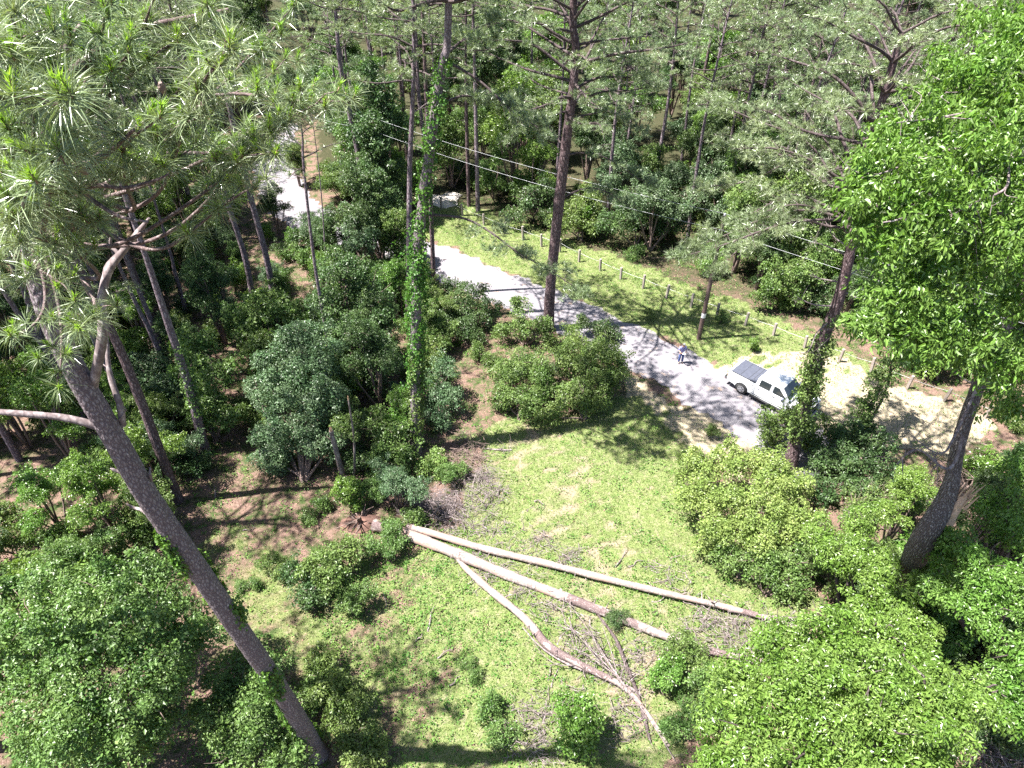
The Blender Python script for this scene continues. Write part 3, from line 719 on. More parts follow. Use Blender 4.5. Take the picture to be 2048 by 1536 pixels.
b5 = (1720, 1165)
def right_tree():
    g = rngof(71); B = GP(1800, 1210); P = [B - UP * .3, B, D(1838, 1098, 28.0), D(1893, 995, 26.6), D(1915, 880, 25.8), D(1950, 770, 25.0), D(1985, 690, 24.4), D(2030, 600, 23.6), D(2060, 480, 22.4), D(2040, 330, 21.5), D(2000, 200, 21)]
    path = curve(P, 150, .05, 3); rad = np.interp(np.linspace(0, 1, 150), [0, .2, .28, .34, .7, 1], [.52, .46, .38, .25, .17, .07])
    t = thing('broadleaf_tree', 'tall bright green broadleaf tree at the right edge with a torn forked trunk', 'tree', B)
    b = Buf(); plated_tube(b, path, rad, 40, 9, .085, .018); obj('trunk', b.mesh('trunk', M['oak_bark'], True, B), t)
    b = Buf()
    c0 = D(1925, 985, 26.3)
    for i in range(26):                                         # torn wood where a second stem broke off
        o = g.normal(size=3) * [.22, .2, .1]; tube(b, np.array([c0 + o - UP * .5, c0 + o * 1.2 + UP * g.uniform(.0, .6) + np.array([.3, 0, 0]) * g.uniform(0, 1)]), [.07, .008], 4)
    tube(b, curve([D(1890, 1040, 27.0), D(1915, 1005, 26.5), D(1928, 990, 26.3)], 8), np.linspace(.34, .12, 8), 12, rough=.25)
    obj('torn_stub', b.mesh('torn_stub', M['splinter'], False, B), t)
    for pts, r in (([path[78], D(1900, 885, 25), D(1870, 905, 24.6), D(1815, 880, 24.4)], .06), ([path[66], D(1890, 925, 25.6), D(1845, 905, 25.2), D(1790, 938, 25)], .08), ([D(1952, 770, 25), D(1975, 768, 24.8), D(1988, 755, 24.6)], .15),
                   ([D(1985, 690, 24.4), D(1975, 640, 23.6), D(1940, 650, 23), D(1900, 600, 22.5)], .06), ([D(2048, 330, 20), D(1960, 345, 19), D(1880, 380, 18.6), D(1850, 395, 18.4)], .07), ([D(2040, 420, 20), D(1960, 425, 19), D(1850, 430, 18), D(1760, 450, 17.6)], .07),
                   ([D(2035, 260, 20), D(1930, 290, 19), D(1830, 330, 18.4), D(1730, 345, 18)], .06), ([D(2030, 520, 22), D(1930, 470, 20), D(1800, 460, 19), D(1700, 500, 18.6)], .07), ([D(2035, 180, 20), D(1960, 160, 19.4), D(1880, 200, 19)], .05), ([D(2040, 470, 22), D(1930, 540, 20.6), D(1830, 560, 19.6), D(1740, 610, 19)], .06),
                   ([D(2000, 230, 20), D(1900, 240, 18.6), D(1800, 250, 18)], .05), ([D(2030, 300, 19), D(1990, 380, 18), D(1900, 430, 17.6)], .05)):
        b = Buf(); c = curve(pts, 22, .12, int(g.integers(999))); tube(b, c, np.linspace(r, r * .3, 22), 7, rough=.08)
        for _ in range(9):
            q = c[int(g.integers(6, 21))]; e = q + g.normal(size=3) * .55 - UP * .1; tube(b, curve([q, (q + e) / 2 + g.normal(size=3) * .15, e], 6), np.linspace(r * .3, .006, 6), 4, cap=False)
        obj('branch', b.mesh('branch', M['dead'], True, B), t)
    lobes = [(1990, 120, 20, 1.5), (2040, 60, 21, 1.4), (1925, 190, 19.5, 1.2), (2010, 230, 19.5, 1.5), (1860, 250, 19, 1.1), (1940, 300, 18.6, 1.3), (1800, 310, 18.6, 1.0), (1740, 330, 18.5, .8), (1870, 360, 18, 1.2), (2030, 360, 19, 1.5), (1780, 400, 18, 1.1), (1710, 415, 18.3, .75),
             (1950, 430, 18.5, 1.3), (1850, 460, 18, 1.2), (1760, 490, 18.2, .9), (2040, 480, 19.5, 1.3), (1930, 540, 19.5, 1.2), (1840, 560, 19, 1.1), (1780, 590, 18.6, .8), (1720, 655, 18.5, .5), (1860, 640, 19, 1.0), (1800, 660, 18.8, .8), (1930, 640, 20, 1.0), (2030, 600, 20.5, 1.1), (1900, 700, 19.8, .8), (1990, 720, 20.5, .9),
             (2040, 730, 21, 1.0), (1850, 700, 19.2, .6), (2030, 820, 22, .9), (2045, 200, 20, 1.4)]
    L = [(D(u, v, d), r) for u, v, d, r in lobes]
    fb, wb = leafy(L, B, g, leafL=.165, cover=.85, spray=.26, per=8, shape=6, jit=.6, up=.4, curl=.32, wide=.40, droop=.9, stems=False, gap=.45, breakd=.62)
    obj('crown', fb.mesh('crown', M['leaf_bright'], False, B), t)
right_tree()

def low_right_tree():
    g = rngof(72); B = GP(1720, 1400)
    t = thing('broadleaf_tree', 'wide glossy green treetop filling the lower right corner', 'tree', B)
    lobes = [(1560, 1300, 9, 1.3), (1660, 1270, 9.6, 1.2), (1480, 1360, 8.6, 1.1), (1600, 1400, 9.5, 1.7), (1720, 1360, 10, 1.5), (1500, 1470, 8.6, 1.5), (1440, 1520, 7.8, 1.1), (1630, 1500, 9.5, 1.6), (1760, 1460, 10, 1.5), (1840, 1400, 9.8, 1.2), (1900, 1440, 9.5, 1.0), (1720, 1560, 9.5, 1.5), (1560, 1580, 8.5, 1.5),
             (1820, 1330, 9.2, .9), (1860, 1520, 9, 1.1), (1750, 1260, 8.6, .9), (1810, 1560, 9, 1.2), (1960, 1400, 8.6, .8)]
    L = [(Z(u, v, h), r) for u, v, h, r in lobes]
    fb, wb = leafy(L, B, g, leafL=.125, cover=.85, spray=.22, per=9, shape=6, jit=.8, up=.7, curl=.2, wide=.46, droop=.5, trunk_r=.2, gap=.12)
    obj('trunk', wb.mesh('trunk', M['limb'], True, B), t); obj('crown', fb.mesh('crown', M['leaf_bright'], False, B), t)
    B = GP(1960, 1300); t = thing('broadleaf_tree', 'dark hollow green tree along the lower right edge above dry twigs', 'tree', B)
    lobes = [(1960, 1130, 8, 1.3), (2030, 1050, 8.5, 1.2), (1900, 1090, 7.6, .9), (2040, 1180, 8, 1.2), (1960, 1230, 7.6, 1.1), (1880, 1180, 7, .8), (2040, 1320, 7.6, 1.1), (1990, 1380, 7, .9), (2045, 950, 9, .9), (1980, 1010, 8, .7), (2040, 1430, 7, .9)]
    L = [(Z(u, v, h), r) for u, v, h, r in lobes]
    fb, wb = leafy(L, B, g, leafL=.13, cover=.95, spray=.24, per=8, shape=6, jit=.45, up=.7, curl=.25, wide=.44, droop=.6, trunk_r=.16, gap=.35)
    obj('trunk', wb.mesh('trunk', M['limb'], True, B), t); obj('crown', fb.mesh('crown', M['leaf_bright'], False, B), t)
    B = GP(1690, 1230); t = thing('broadleaf_tree', 'leafy green tree between the ends of the fallen trunks and the torn trunk', 'tree', B)
    lobes = [(1690, 1120, 5, 1.2), (1760, 1150, 5.5, 1.2), (1640, 1070, 4.4, 1.0), (1720, 1050, 4.6, 1.0), (1800, 1200, 5.6, 1.0), (1740, 1220, 5, 1.0), (1850, 1150, 5.6, .9), (1830, 1260, 5.6, .8)]
    L = [(Z(u, v, h), r) for u, v, h, r in lobes]
    fb, wb = leafy(L, B, g, leafL=.12, cover=1.1, spray=.22, per=9, shape=6, jit=.5, up=.7, curl=.2, wide=.46, droop=.5, trunk_r=.1, gap=.15)
    obj('trunk', wb.mesh('trunk', M['limb'], True, B), t); obj('crown', fb.mesh('crown', M['leaf_bright'], False, B), t)
low_right_tree()

# ------------------------------------------------------------------ shrubs and small trees that stand apart
bush('round_shrub', 'large rounded shrub in front of the road, right half of the mound', 'shrub', (1170, 835), [(1175, 715, 2.6, 1.7), (1215, 755, 1.8, 1.4), (1130, 715, 2.2, 1.2), (1140, 790, 1.5, 1.4), (1190, 800, 1.1, 1.2), (1225, 720, 1.6, 1.1), (1150, 680, 2.5, 1.0), (1095, 830, .7, .8)], 'leaf_mid', 101, leafL=.12, cover=1.5)
bush('round_shrub', 'pale green shrub, left half of the mound by the lawn', 'shrub', (1040, 835), [(1035, 735, 2.2, 1.3), (1000, 745, 1.6, 1.0), (1075, 740, 2.0, 1.2), (1010, 795, 1.1, 1.0), (1060, 800, 1.1, 1.2), (1090, 780, 1.3, 1.0)], 'leaf_mid', 102, leafL=.11, cover=1.4)
bush('leafy_shrub', 'upright shrub at the road edge left of the stout pine foot', 'shrub', (1050, 690), [(1045, 650, 1.6, 1.1), (1035, 610, 2.6, .7), (1080, 655, 1.6, .9), (1010, 665, 1.0, .8), (1100, 680, .8, .7)], 'leaf_mid', 103, leafL=.13)
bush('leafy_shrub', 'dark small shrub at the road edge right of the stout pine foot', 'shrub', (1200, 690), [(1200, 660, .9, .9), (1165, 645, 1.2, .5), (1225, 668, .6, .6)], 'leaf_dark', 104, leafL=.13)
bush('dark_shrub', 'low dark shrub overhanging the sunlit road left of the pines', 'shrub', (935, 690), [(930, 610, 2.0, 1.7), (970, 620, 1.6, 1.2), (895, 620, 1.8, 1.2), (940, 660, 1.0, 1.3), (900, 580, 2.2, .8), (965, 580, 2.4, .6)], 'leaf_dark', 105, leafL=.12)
bush('grey_green_shrub', 'grey green shrub right of the ivy wrapped trunk', 'shrub', (880, 860), [(885, 740, 2.4, 1.0), (870, 790, 1.6, 1.1), (905, 800, 1.2, .9), (880, 845, .8, .9), (800, 790, 1.4, .9)], 'leaf_blue', 106, leafL=.11)
bush('leafy_shrub', 'bright green bush left of the ivy wrapped trunk', 'shrub', (770, 960), [(765, 860, 2.3, 1.3), (800, 900, 1.6, 1.0), (740, 840, 2.2, .8), (785, 940, .9, .9), (760, 905, 1.5, 1.0)], 'leaf_mid', 107, leafL=.14)
bush('leafy_shrub', 'low yellowish bush at the foot of the ivy wrapped trunk', 'shrub', (860, 960), [(865, 925, .6, .7), (885, 945, .4, .6), (845, 940, .5, .5)], 'leaf_yellow', 108, leafL=.13)
bush('small_tree', 'blue green oval tree at the middle of the left wood', 'tree', (610, 960), [(600, 690, 6.0, 1.7), (640, 720, 5.6, 1.5), (570, 740, 5.0, 1.6), (620, 790, 4.2, 1.9), (560, 800, 3.8, 1.5), (660, 800, 4.2, 1.3), (600, 870, 2.6, 1.7), (550, 880, 2.0, 1.3), (540, 920, 1.2, 1.2), (650, 880, 2.4, 1.3), (510, 780, 3.4, .9)], 'leaf_blue', 109, leafL=.12, cover=1.35)
bush('small_tree', 'sunlit maple like treetop around the two pine feet', 'tree', (540, 740), [(520, 620, 5.0, 1.3), (560, 610, 5.4, 1.2), (600, 630, 4.6, 1.2), (500, 665, 3.8, 1.1), (545, 680, 3.6, 1.3)], 'leaf_mid', 110, leafL=.15)
bush('small_tree', 'dark leafy tree at the left of the ivy wrapped trunk', 'tree', (720, 800), [(690, 540, 7.5, 1.8), (740, 590, 6.0, 1.7), (670, 610, 5.6, 1.6), (720, 660, 4.5, 1.9), (770, 690, 3.4, 1.5), (690, 720, 3.2, 1.5), (745, 745, 2.2, 1.5)], 'leaf_dark', 111, leafL=.14, cover=1.2)
bush('small_tree', 'green leaning small tree below the ivy sleeved pine', 'tree', (430, 880), [(400, 690, 4.6, 1.3), (440, 740, 4.0, 1.3), (380, 740, 3.8, 1.0), (420, 800, 2.8, 1.3), (450, 840, 1.8, 1.1), (395, 830, 2, 1.0)], 'leaf_mid', 112, leafL=.15, gap=.2)
bush('leafy_shrub', 'pale spreading bush between two leaning pine trunks', 'shrub', (300, 850), [(290, 740, 2.0, 1.3), (320, 780, 1.6, 1.2), (270, 790, 1.4, 1.1), (350, 800, 1.2, 1.0), (250, 720, 1.8, 1.0)], 'leaf_blue', 113, leafL=.15, gap=.15)
bush('small_tree', 'small feathery green treetop left of the near trunk', 'tree', (235, 960), [(225, 905, 2.0, .9), (260, 915, 1.6, .7), (205, 930, 1.4, .7)], 'leaf_mid', 114, leafL=.16, gap=.3)
bush('broadleaf_tree', 'big rounded broadleaf tree filling the lower left corner', 'tree', (200, 1500), [(150, 1190, 6.0, 1.6), (235, 1180, 6.4, 1.5), (320, 1190, 6.0, 1.4), (90, 1260, 5.6, 1.6), (190, 1270, 6.6, 1.9), (290, 1270, 6.2, 1.8), (370, 1270, 5.0, 1.2), (60, 1370, 5, 1.6), (170, 1390, 5.6, 2.0), (280, 1380, 5.2, 1.7), (350, 1350, 4.4, 1.2), (100, 1470, 4.4, 1.6), (220, 1490, 4.6, 1.6), (20, 1180, 5, 1.3), (10, 1300, 5, 1.4), (300, 1460, 3.6, 1.0)],
     'leaf_mid', 115, leafL=.13, cover=1.15, shape=4, spray=.24, per=10, gap=.25)
bush('leafy_shrub', 'dense shrub around the foot of the large near pine', 'shrub', (560, 1500), [(470, 1370, 2.4, 1.2), (530, 1340, 2.2, 1.0), (450, 1440, 2.2, 1.2), (540, 1430, 2.6, 1.3), (480, 1500, 2.0, 1.3), (580, 1500, 2.2, 1.1), (620, 1395, 1.2, .8)], 'leaf_mid', 116, leafL=.11, cover=1.35, shape=6)
bush('leafy_shrub', 'shaded shrub right of the near pine foot', 'shrub', (680, 1490), [(650, 1370, 1.4, 1.0), (690, 1410, 1.2, 1.0), (700, 1470, 1.0, 1.0), (640, 1330, 1.0, .8), (730, 1500, .8, .8)], 'leaf_mid', 117, leafL=.11, cover=1.2, shape=6)
bush('pale_shrub', 'pale yellow green shrub by the clearing, right of the lawn', 'shrub', (1480, 1150), [(1400, 930, 2.4, 1.1), (1460, 930, 2.8, 1.2), (1530, 940, 2.8, 1.3), (1390, 990, 2.0, 1.1), (1470, 1000, 2.6, 1.4), (1560, 990, 2.6, 1.3), (1600, 970, 2.2, .9), (1430, 1060, 1.8, 1.2), (1520, 1060, 2.2, 1.3), (1590, 1050, 2.0, 1.1), (1370, 950, 1.6, .6)], 'leaf_yellow', 118, leafL=.13, cover=1.3, gap=.1)
bush('leafy_shrub', 'low green shrub touching the thinner fallen trunk', 'shrub', (1530, 1190), [(1470, 1120, 1.2, 1.0), (1530, 1140, 1.2, 1.1), (1590, 1130, 1.4, 1.1), (1640, 1120, 1.6, .9), (1570, 1175, .8, .8)], 'leaf_mid', 119, leafL=.12)
bush('leafy_shrub', 'ivy heap at the foot of the ivy sheathed pine', 'shrub', (1590, 900), [(1560, 845, 1.3, 1.1), (1545, 870, 1.0, .8), (1600, 850, 1.8, 1.2), (1625, 880, 1.2, 1.0)], 'leaf_mid', 120, leafL=.15)
bush('dark_shrub', 'dark thicket right of the ivy sheathed pine', 'shrub', (1720, 960), [(1680, 870, 1.6, 1.2), (1740, 890, 1.5, 1.2), (1700, 930, 1.2, 1.3), (1650, 930, 1.0, 1.0), (1770, 950, 1.2, 1.1), (1720, 990, .9, 1.1), (1650, 980, .8, .9), (1820, 990, 1.0, .9)], 'leaf_dark', 121, leafL=.14)
bush('leafy_shrub', 'thin twiggy bush left of the torn trunk', 'shrub', (1770, 1060), [(1750, 990, 1.2, 1.1), (1800, 1010, 1.0, .9), (1710, 1010, 1.2, .8), (1820, 960, 1.2, .8)], 'leaf_mid', 122, leafL=.12, cover=.6, gap=.5, extra_twigs=160)
bush('ivy_snag', 'leaning column of ivy right of the truck', 'ivy column', (1700, 900), [(1705, 880, 1, .7), (1722, 845, 2.0, .65), (1735, 815, 2.8, .6), (1750, 785, 3.7, .6), (1768, 755, 4.5, .65), (1785, 725, 5.2, .6), (1812, 700, 5.8, .6)], 'leaf_mid', 123, leafL=.15)
FENCE_SIDE = 'small trees and bushes just beyond the fence'
for k, (lab, foot, lobes, mt) in enumerate([
        ('feathery blue green tree in a dark gap above the pole', (1440, 480), [(1430, 350, 5, 1.9), (1480, 370, 4.6, 1.6), (1400, 390, 4, 1.5), (1520, 420, 3.6, 1.5), (1450, 420, 3.6, 1.5)], 'leaf_blue'),
        ('sunlit leafy tree left of the ivy sheathed pine trunk', (1580, 610), [(1560, 555, 3.0, 1.4), (1610, 540, 3.4, 1.4), (1640, 510, 4.0, 1.3), (1590, 590, 1.8, 1.1), (1530, 590, 1.6, .9)], 'leaf_mid'),
        ('green bush behind the stout dark pine trunk', (1160, 480), [(1150, 430, 2.6, 1.3), (1180, 400, 3.4, 1.2), (1120, 450, 1.8, 1.1), (1185, 450, 1.6, 1.0)], 'leaf_mid'),
        ('dark bush near the fence left of the stout pine', (1070, 440), [(1050, 400, 2.6, 1.5), (1090, 380, 3, 1.4), (1030, 430, 1.4, 1.0)], 'leaf_dark'),
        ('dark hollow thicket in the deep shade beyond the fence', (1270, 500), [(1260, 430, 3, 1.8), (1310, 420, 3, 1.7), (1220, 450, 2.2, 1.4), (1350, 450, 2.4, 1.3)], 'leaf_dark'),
        ('leafy thicket under the broad leaved tree beyond the fence', (1790, 690), [(1790, 640, 2, 1.4), (1850, 650, 2.2, 1.5), (1920, 690, 2, 1.4), (1980, 730, 2, 1.3), (1740, 620, 2, 1.1)], 'leaf_mid'),
        ('yellowish young tree beside the gravel patch', (985, 400), [(985, 330, 4.2, 1.2), (1000, 300, 5, 1.1), (970, 360, 2.6, 1.0)], 'leaf_mid')]):
    bush('small_tree', lab, 'tree', foot, lobes, mt, 140 + k, group=FENCE_SIDE, leafL=.17)

# ------------------------------------------------------------------ the wood: individual trees sharing a few meshes
def template_pine(seed, h, z0, count, reach, n=20, needle='needle_far', trunk='pine_bark_far', dia=.42):
    g = rngof(seed); path = curve([[0, 0, -.3], [g.normal() * .2, g.normal() * .2, h * .5], [g.normal() * .35, g.normal() * .35, h]], 26)
    rad = dia / 2 * (1 - .78 * np.linspace(0, 1, 26)); tb, lb, tf = Buf(), Buf(), Tuft()
    tube(tb, path, rad, 8, rough=.06, seed=seed); auto_limbs(lb, tf, path, rad, z0, g, count, reach, step=.30, twig=1.05, k=4, sides=4)
    for _ in range(7):
        j = int(g.integers(8, 18)); d = norm(np.array([[g.normal(), g.normal(), .1]]))[0] * g.uniform(.5, 1.8)
        tube(lb, np.array([path[j], path[j] + d]), [.035, .01], 4)
    return [('trunk', tb.join(lb, 1).mesh('trunk', [M[trunk], M['limb']], True)), ('crown', crown_mesh(tf, 'crown', g, n, .32, .032, mats=[M[needle]]))]
def template_leafy(seed, lobes, mt, trunk_name='trunk', **kw):
    g = rngof(seed); fb, wb = leafy([(np.array(c, float), r) for c, r in lobes], np.zeros(3), g, **kw)
    return [(trunk_name, wb.mesh(trunk_name, M['twig'], True)), ('crown' if trunk_name == 'trunk' else 'foliage', fb.mesh('crown', M[mt], False))]
SCATTERED = []
SCATTER_GROUPS = {'pines in the shaded wood beyond the fence', 'leafy trees filling the wood beyond the fence', 'pines at the back of the left wood', 'leafy young trees under the left wood', 'slender pines in the left wood', 'distant pines at the top of the view', 'leafy trees behind the left wood', 'distant leafy trees at the top of the view', 'leafy trees in the undergrowth at the right', 'low shrubs of the left wood', 'low shrubs beyond the fence', 'low shrubs at the lower right'}
def place(tpl, name, label, cat, loc, rz, sc, group):
    t = thing(name, label, cat, loc, rz, group, sc)
    if group in SCATTER_GROUPS: SCATTERED.append((t, {'pine_tree': 18, 'leafy_tree': 7, 'shrub': 1}[name]))
    for nm, me in tpl: obj(nm, me, t)
    return t
TP = [template_pine(201, 24, 13, 30, 4.4), template_pine(202, 26, 15, 28, 4.8), template_pine(203, 21, 9, 32, 4.6), template_pine(204, 24, 13, 26, 3.8, trunk='red_bark')]
def rl(seed, h, w, k):
    g = rngof(seed); return [((g.normal() * w * .5, g.normal() * w * .5, h * g.uniform(.45, 1)), g.uniform(.55, .85) * w) for _ in range(k)]
TB = [template_leafy(211, rl(1, 9, 2.4, 7), 'leaf_mid', leafL=.19, spray=.34, cover=1.15), template_leafy(212, rl(2, 12, 2.7, 7), 'leaf_dark', leafL=.19, spray=.34, cover=1.15), template_leafy(213, rl(3, 7, 2.1, 7), 'leaf_blue', leafL=.17, spray=.32, cover=1.15), template_leafy(214, rl(4, 10, 2.2, 7), 'leaf_bright', leafL=.19, spray=.34, cover=1.1, gap=.2)]
TS = [template_leafy(221, rl(5, 2.2, 1.3, 5), 'leaf_mid', 'stems', leafL=.14, cover=1.2), template_leafy(222, rl(6, 1.8, 1.2, 5), 'leaf_dark', 'stems', leafL=.14, cover=1.2), template_leafy(223, rl(7, 3.0, 1.2, 5), 'leaf_bright', 'stems', leafL=.15, cover=1.0, gap=.3), template_leafy(224, rl(8, 1.0, 1.0, 5), 'leaf_mid', 'stems', leafL=.12, cover=1.1)]

for k, (lab, base, sc, tp) in enumerate([
        ('reddish pine trunk, left of two beside the pale gravel patch', (938, 412), 1.0, 3), ('greyer pine trunk, right of two beside the pale gravel patch', (956, 424), 1.05, 1),
        ('pine whose full grey green crown hangs over the fence corner', (1440, 470), .9, 2), ('pine with a wide pale crown above the utility pole', (1540, 520), .95, 2), ('pine showing dark limbs high over the fence', (1300, 410), 1.0, 0),
        ('pine with dense crown behind the broad leaved tree at the right', (1745, 600), .95, 2), ('second pine crowded behind the broad leaved tree at the right', (1860, 560), 1.0, 0), ('pine with hanging boughs right of the stout dark pine', (1215, 440), 1.0, 2),
        ('pine in the upper right between the ivy sheathed pine and the edge', (1900, 700), .85, 0), ('pine behind the straight slim pine, grey green boughs', (860, 380), 1.0, 0)]):
    place(TP[tp], 'pine_tree', lab, 'pine tree', GP(*base, -.1), k * 1.7, sc, 'pines along the far side of the fence')
    p_ = GP(*base); pine_pts0 = globals().setdefault('pine_pts0', []); pine_pts0.append((p_[0], p_[1]))
for k, (lab, base, sc, tp) in enumerate([
        ('small dark tree hiding the road bend, left of the ivy column', (672, 545), .45, 1), ('dark leafy tree hiding the road right under the ivy column', (745, 560), .75, 1), ('bushy tree hiding the road just left of the straight slim pine', (800, 560), .7, 0),
        ('small pale tree by the road bend beside the slender bare pine', (640, 520), .6, 2), ('leafy tree in the gap right of the ivy column', (768, 535), .7, 1), ('dark tree at the upper side of the far road bend', (600, 372), .5, 0), ('round dark tree at the lower edge of the road bend', (558, 470), .38, 1)]):
    place(TB[tp], 'leafy_tree', lab, 'tree', GP(*base, -.1), k * 2.1, sc, 'trees hiding the road on the left')
OPEN = [LAWN, VERGE, SAND, SAND2, SAND3, world_poly([(420, 900), (700, 940), (760, 1060), (700, 1130), (560, 1250), (380, 1060)]), world_poly([(380, 1060), (560, 1250), (640, 1536), (240, 1600), (300, 1380), (420, 1230), (400, 1150)]),
        world_poly([(920, 760), (1000, 760), (960, 900), (880, 960), (860, 900)]), world_poly([(840, 380), (1000, 420), (1010, 460), (840, 440)]), world_poly([(530, 290), (640, 300), (640, 440), (580, 440), (520, 390)])]
def blocked(x, y, pad):
    for a in ((0, 0), (pad, 0), (-pad, 0), (0, pad), (0, -pad)):
        for P in OPEN:
            if in_poly(np.array([x + a[0]]), np.array([y + a[1]]), P)[0]: return True
    return bool(road_dist(np.array([[x, y]]))[0] < 3.0 + pad)
def keep_line(x, y, h):                                         # does any of it come into the frame's neighbourhood
    for z in (0, h * .5, h):
        u, v, d = proj(np.array([x, y, z]))
        if d > 3 and -260 < u < 2150 and -60 < v < 1620: return True
    return False
# sight lines that the photograph shows open: nothing tall may stand in them
def hides(x, y, z0, z1, w):
    for z in np.linspace(z0, z1, 6):
        u, v, d = proj(np.array([x, y, z])); r = w / d * FPX
        for (a, b, c, e) in ((900, 460, 1360, 640), (1240, 600, 1640, 880), (1000, 790, 1400, 1300), (500, 320, 610, 430), (1640, 700, 1960, 900), (1360, 560, 1640, 720)):
            if a - r < u < c + r and b - r < v < e + r and d < proj(Z((a + c) / 2, (b + e) / 2))[2] - 1: return True
    return False
gf = rngof(900)
spots = []
def far_from(x, y, dmin, lst): return all((x - a) ** 2 + (y - b) ** 2 > dmin * dmin for a, b in lst)
pine_pts, tree_pts, shrub_pts = list(pine_pts0), [], []
def scatter(n, xr, yr, dmin, lst, h, pad, w, tries=40, z0=0):
    out = []
    for _ in range(n * tries):
        if len(out) >= n: break
        x, y = gf.uniform(*xr), gf.uniform(*yr)
        if abs(x) > y * .95 + 8 or blocked(x, y, pad) or not keep_line(x, y, h) or hides(x, y, z0, h, w) or not far_from(x, y, dmin, lst): continue
        lst.append((x, y)); out.append((x, y))
    return out
def fence_side(x, y): return y > 47 - .62 * x + max(0, -x) * .35   # beyond the road and the fence
FAR_P = 'pines in the shaded wood beyond the fence'; FAR_T = 'leafy trees filling the wood beyond the fence'; LEFT_P = 'pines at the back of the left wood'
LEFT_T = 'leafy young trees under the left wood'; LOW_S = 'low shrubs scattered through the undergrowth'
for (x, y) in scatter(85, (-55, 75), (54, 96), 3.0, pine_pts, 24, 2.0, 2.0, z0=6) + scatter(80, (-90, 105), (96, 170), 4.8, pine_pts, 24, 2, 2):
    left = x < -10 and y < 75
    place(TP[int(gf.integers(4))], 'pine_tree', 'pine at the back of the left wood, trunk among leafy undergrowth' if left else ('distant pine in the wood beyond the fence' if y > 90 else 'pine standing in the shaded wood beyond the fence'), 'pine tree',
          (x, y, float(gz(x, y)) - .1), gf.uniform(0, 6.28), gf.uniform(.8, 1.1), LEFT_P if left else ('distant pines at the top of the view' if y > 90 else FAR_P))
for (x, y) in scatter(48, (-46, -9), (24, 60), 3.0, pine_pts, 25, 1.0, .5, z0=2):
    u, v, d = proj(np.array([x, y, 4.0]))
    if 330 < u < 830 and v > 350 or u > 100 and v > 800: continue
    place(TP[int(gf.integers(4))], 'pine_tree', 'slender pine deep in the left wood', 'pine tree', (x, y, float(gz(x, y)) - .1), gf.uniform(0, 6.28), gf.uniform(.85, 1.05), 'slender pines in the left wood')
for (x, y) in scatter(140, (-60, 85), (48, 100), 3.0, tree_pts, 8, 2.2, 2.0) + scatter(120, (-90, 110), (100, 175), 4.5, tree_pts, 8, 2, 2):
    left = x < -10 and y < 75
    place(TB[int(gf.choice([0, 0, 1, 2, 3]))], 'leafy_tree', 'leafy young tree at the back of the left wood' if left else ('distant leafy tree at the top of the view' if y > 92 else 'leafy young tree between the pines beyond the fence'), 'tree',
          (x, y, float(gz(x, y)) - .1), gf.uniform(0, 6.28), gf.uniform(.6, 1.15), 'leafy trees behind the left wood' if left else ('distant leafy trees at the top of the view' if y > 92 else FAR_T))
for (x, y) in scatter(80, (-40, -6), (20, 58), 2.0, tree_pts, 6, 1.4, 1.2):
    u, v, d = proj(np.array([x, y, 3.0]))
    if 400 < u < 700 and 860 < v: continue
    place(TB[int(gf.choice([0, 0, 1, 3, 3, 2]))], 'leafy_tree', 'leafy young tree growing under the left pines', 'tree', (x, y, float(gz(x, y)) - .1), gf.uniform(0, 6.28), gf.uniform(.35, .6), LEFT_T)
for (x, y) in scatter(36, (18, 60), (20, 52), 2.4, tree_pts, 5, 1.2, 1.5):
    place(TB[int(gf.choice([0, 1, 3]))], 'leafy_tree', 'leafy young tree in the undergrowth at the right', 'tree', (x, y, float(gz(x, y)) - .1), gf.uniform(0, 6.28), gf.uniform(.3, .55), 'leafy trees in the undergrowth at the right')
for (x, y) in scatter(280, (-36, 50), (12, 72), 1.2, shrub_pts, 1.5, .9, 1.0):
    place(TS[int(gf.integers(4))], 'shrub', 'low shrub in the undergrowth of the left wood' if x < 0 and y < 60 else 'low shrub in the undergrowth beyond the fence' if fence_side(x, y) else 'low shrub in the undergrowth near the lower right trees', 'shrub',
          (x, y, float(gz(x, y)) - .08), gf.uniform(0, 6.28), gf.uniform(.5, 1.1), 'low shrubs of the left wood' if x < 0 and y < 60 else 'low shrubs beyond the fence' if fence_side(x, y) else 'low shrubs at the lower right')
# every one of them gets a label of its own, told by its look and by the landmark it stands nearest to
MARKS = [('the white pickup truck', (1520, 780)), ('the dark utility pole', (1400, 660)), ('the stout dark pine foot', (1100, 650)), ('the dark ivy column', (750, 430)), ('the far road bend', (560, 380)), ('the two pines by the gravel patch', (945, 410)),
         ('the ivy wrapped pine foot', (832, 900)), ('the leaning near pine trunk', (330, 1050)), ('the ivy sleeved pine', (380, 770)), ('the lower left corner tree', (180, 1400)), ('the short bare snag', (688, 950)), ('the torn root plate', (740, 1050)),
         ('the torn forked trunk', (1850, 1080)), ('the ivy sheathed pine foot', (1585, 920)), ('the upper right corner', (2040, 10)), ('the upper left corner', (10, 10)), ('the top edge middle', (1150, 0)), ('the top edge left part', (720, 0)), ('the top edge right part', (1450, 0)), ('the lower right corner', (2040, 1530)), ('the left edge middle', (0, 830))]
ORD = 'nearest|second nearest|third nearest|fourth nearest|fifth nearest|sixth nearest|seventh nearest|eighth nearest|ninth nearest|tenth nearest|eleventh nearest|twelfth nearest|thirteenth nearest|fourteenth nearest|fifteenth nearest|sixteenth nearest|seventeenth nearest|eighteenth nearest|nineteenth nearest|twentieth nearest'.split('|')
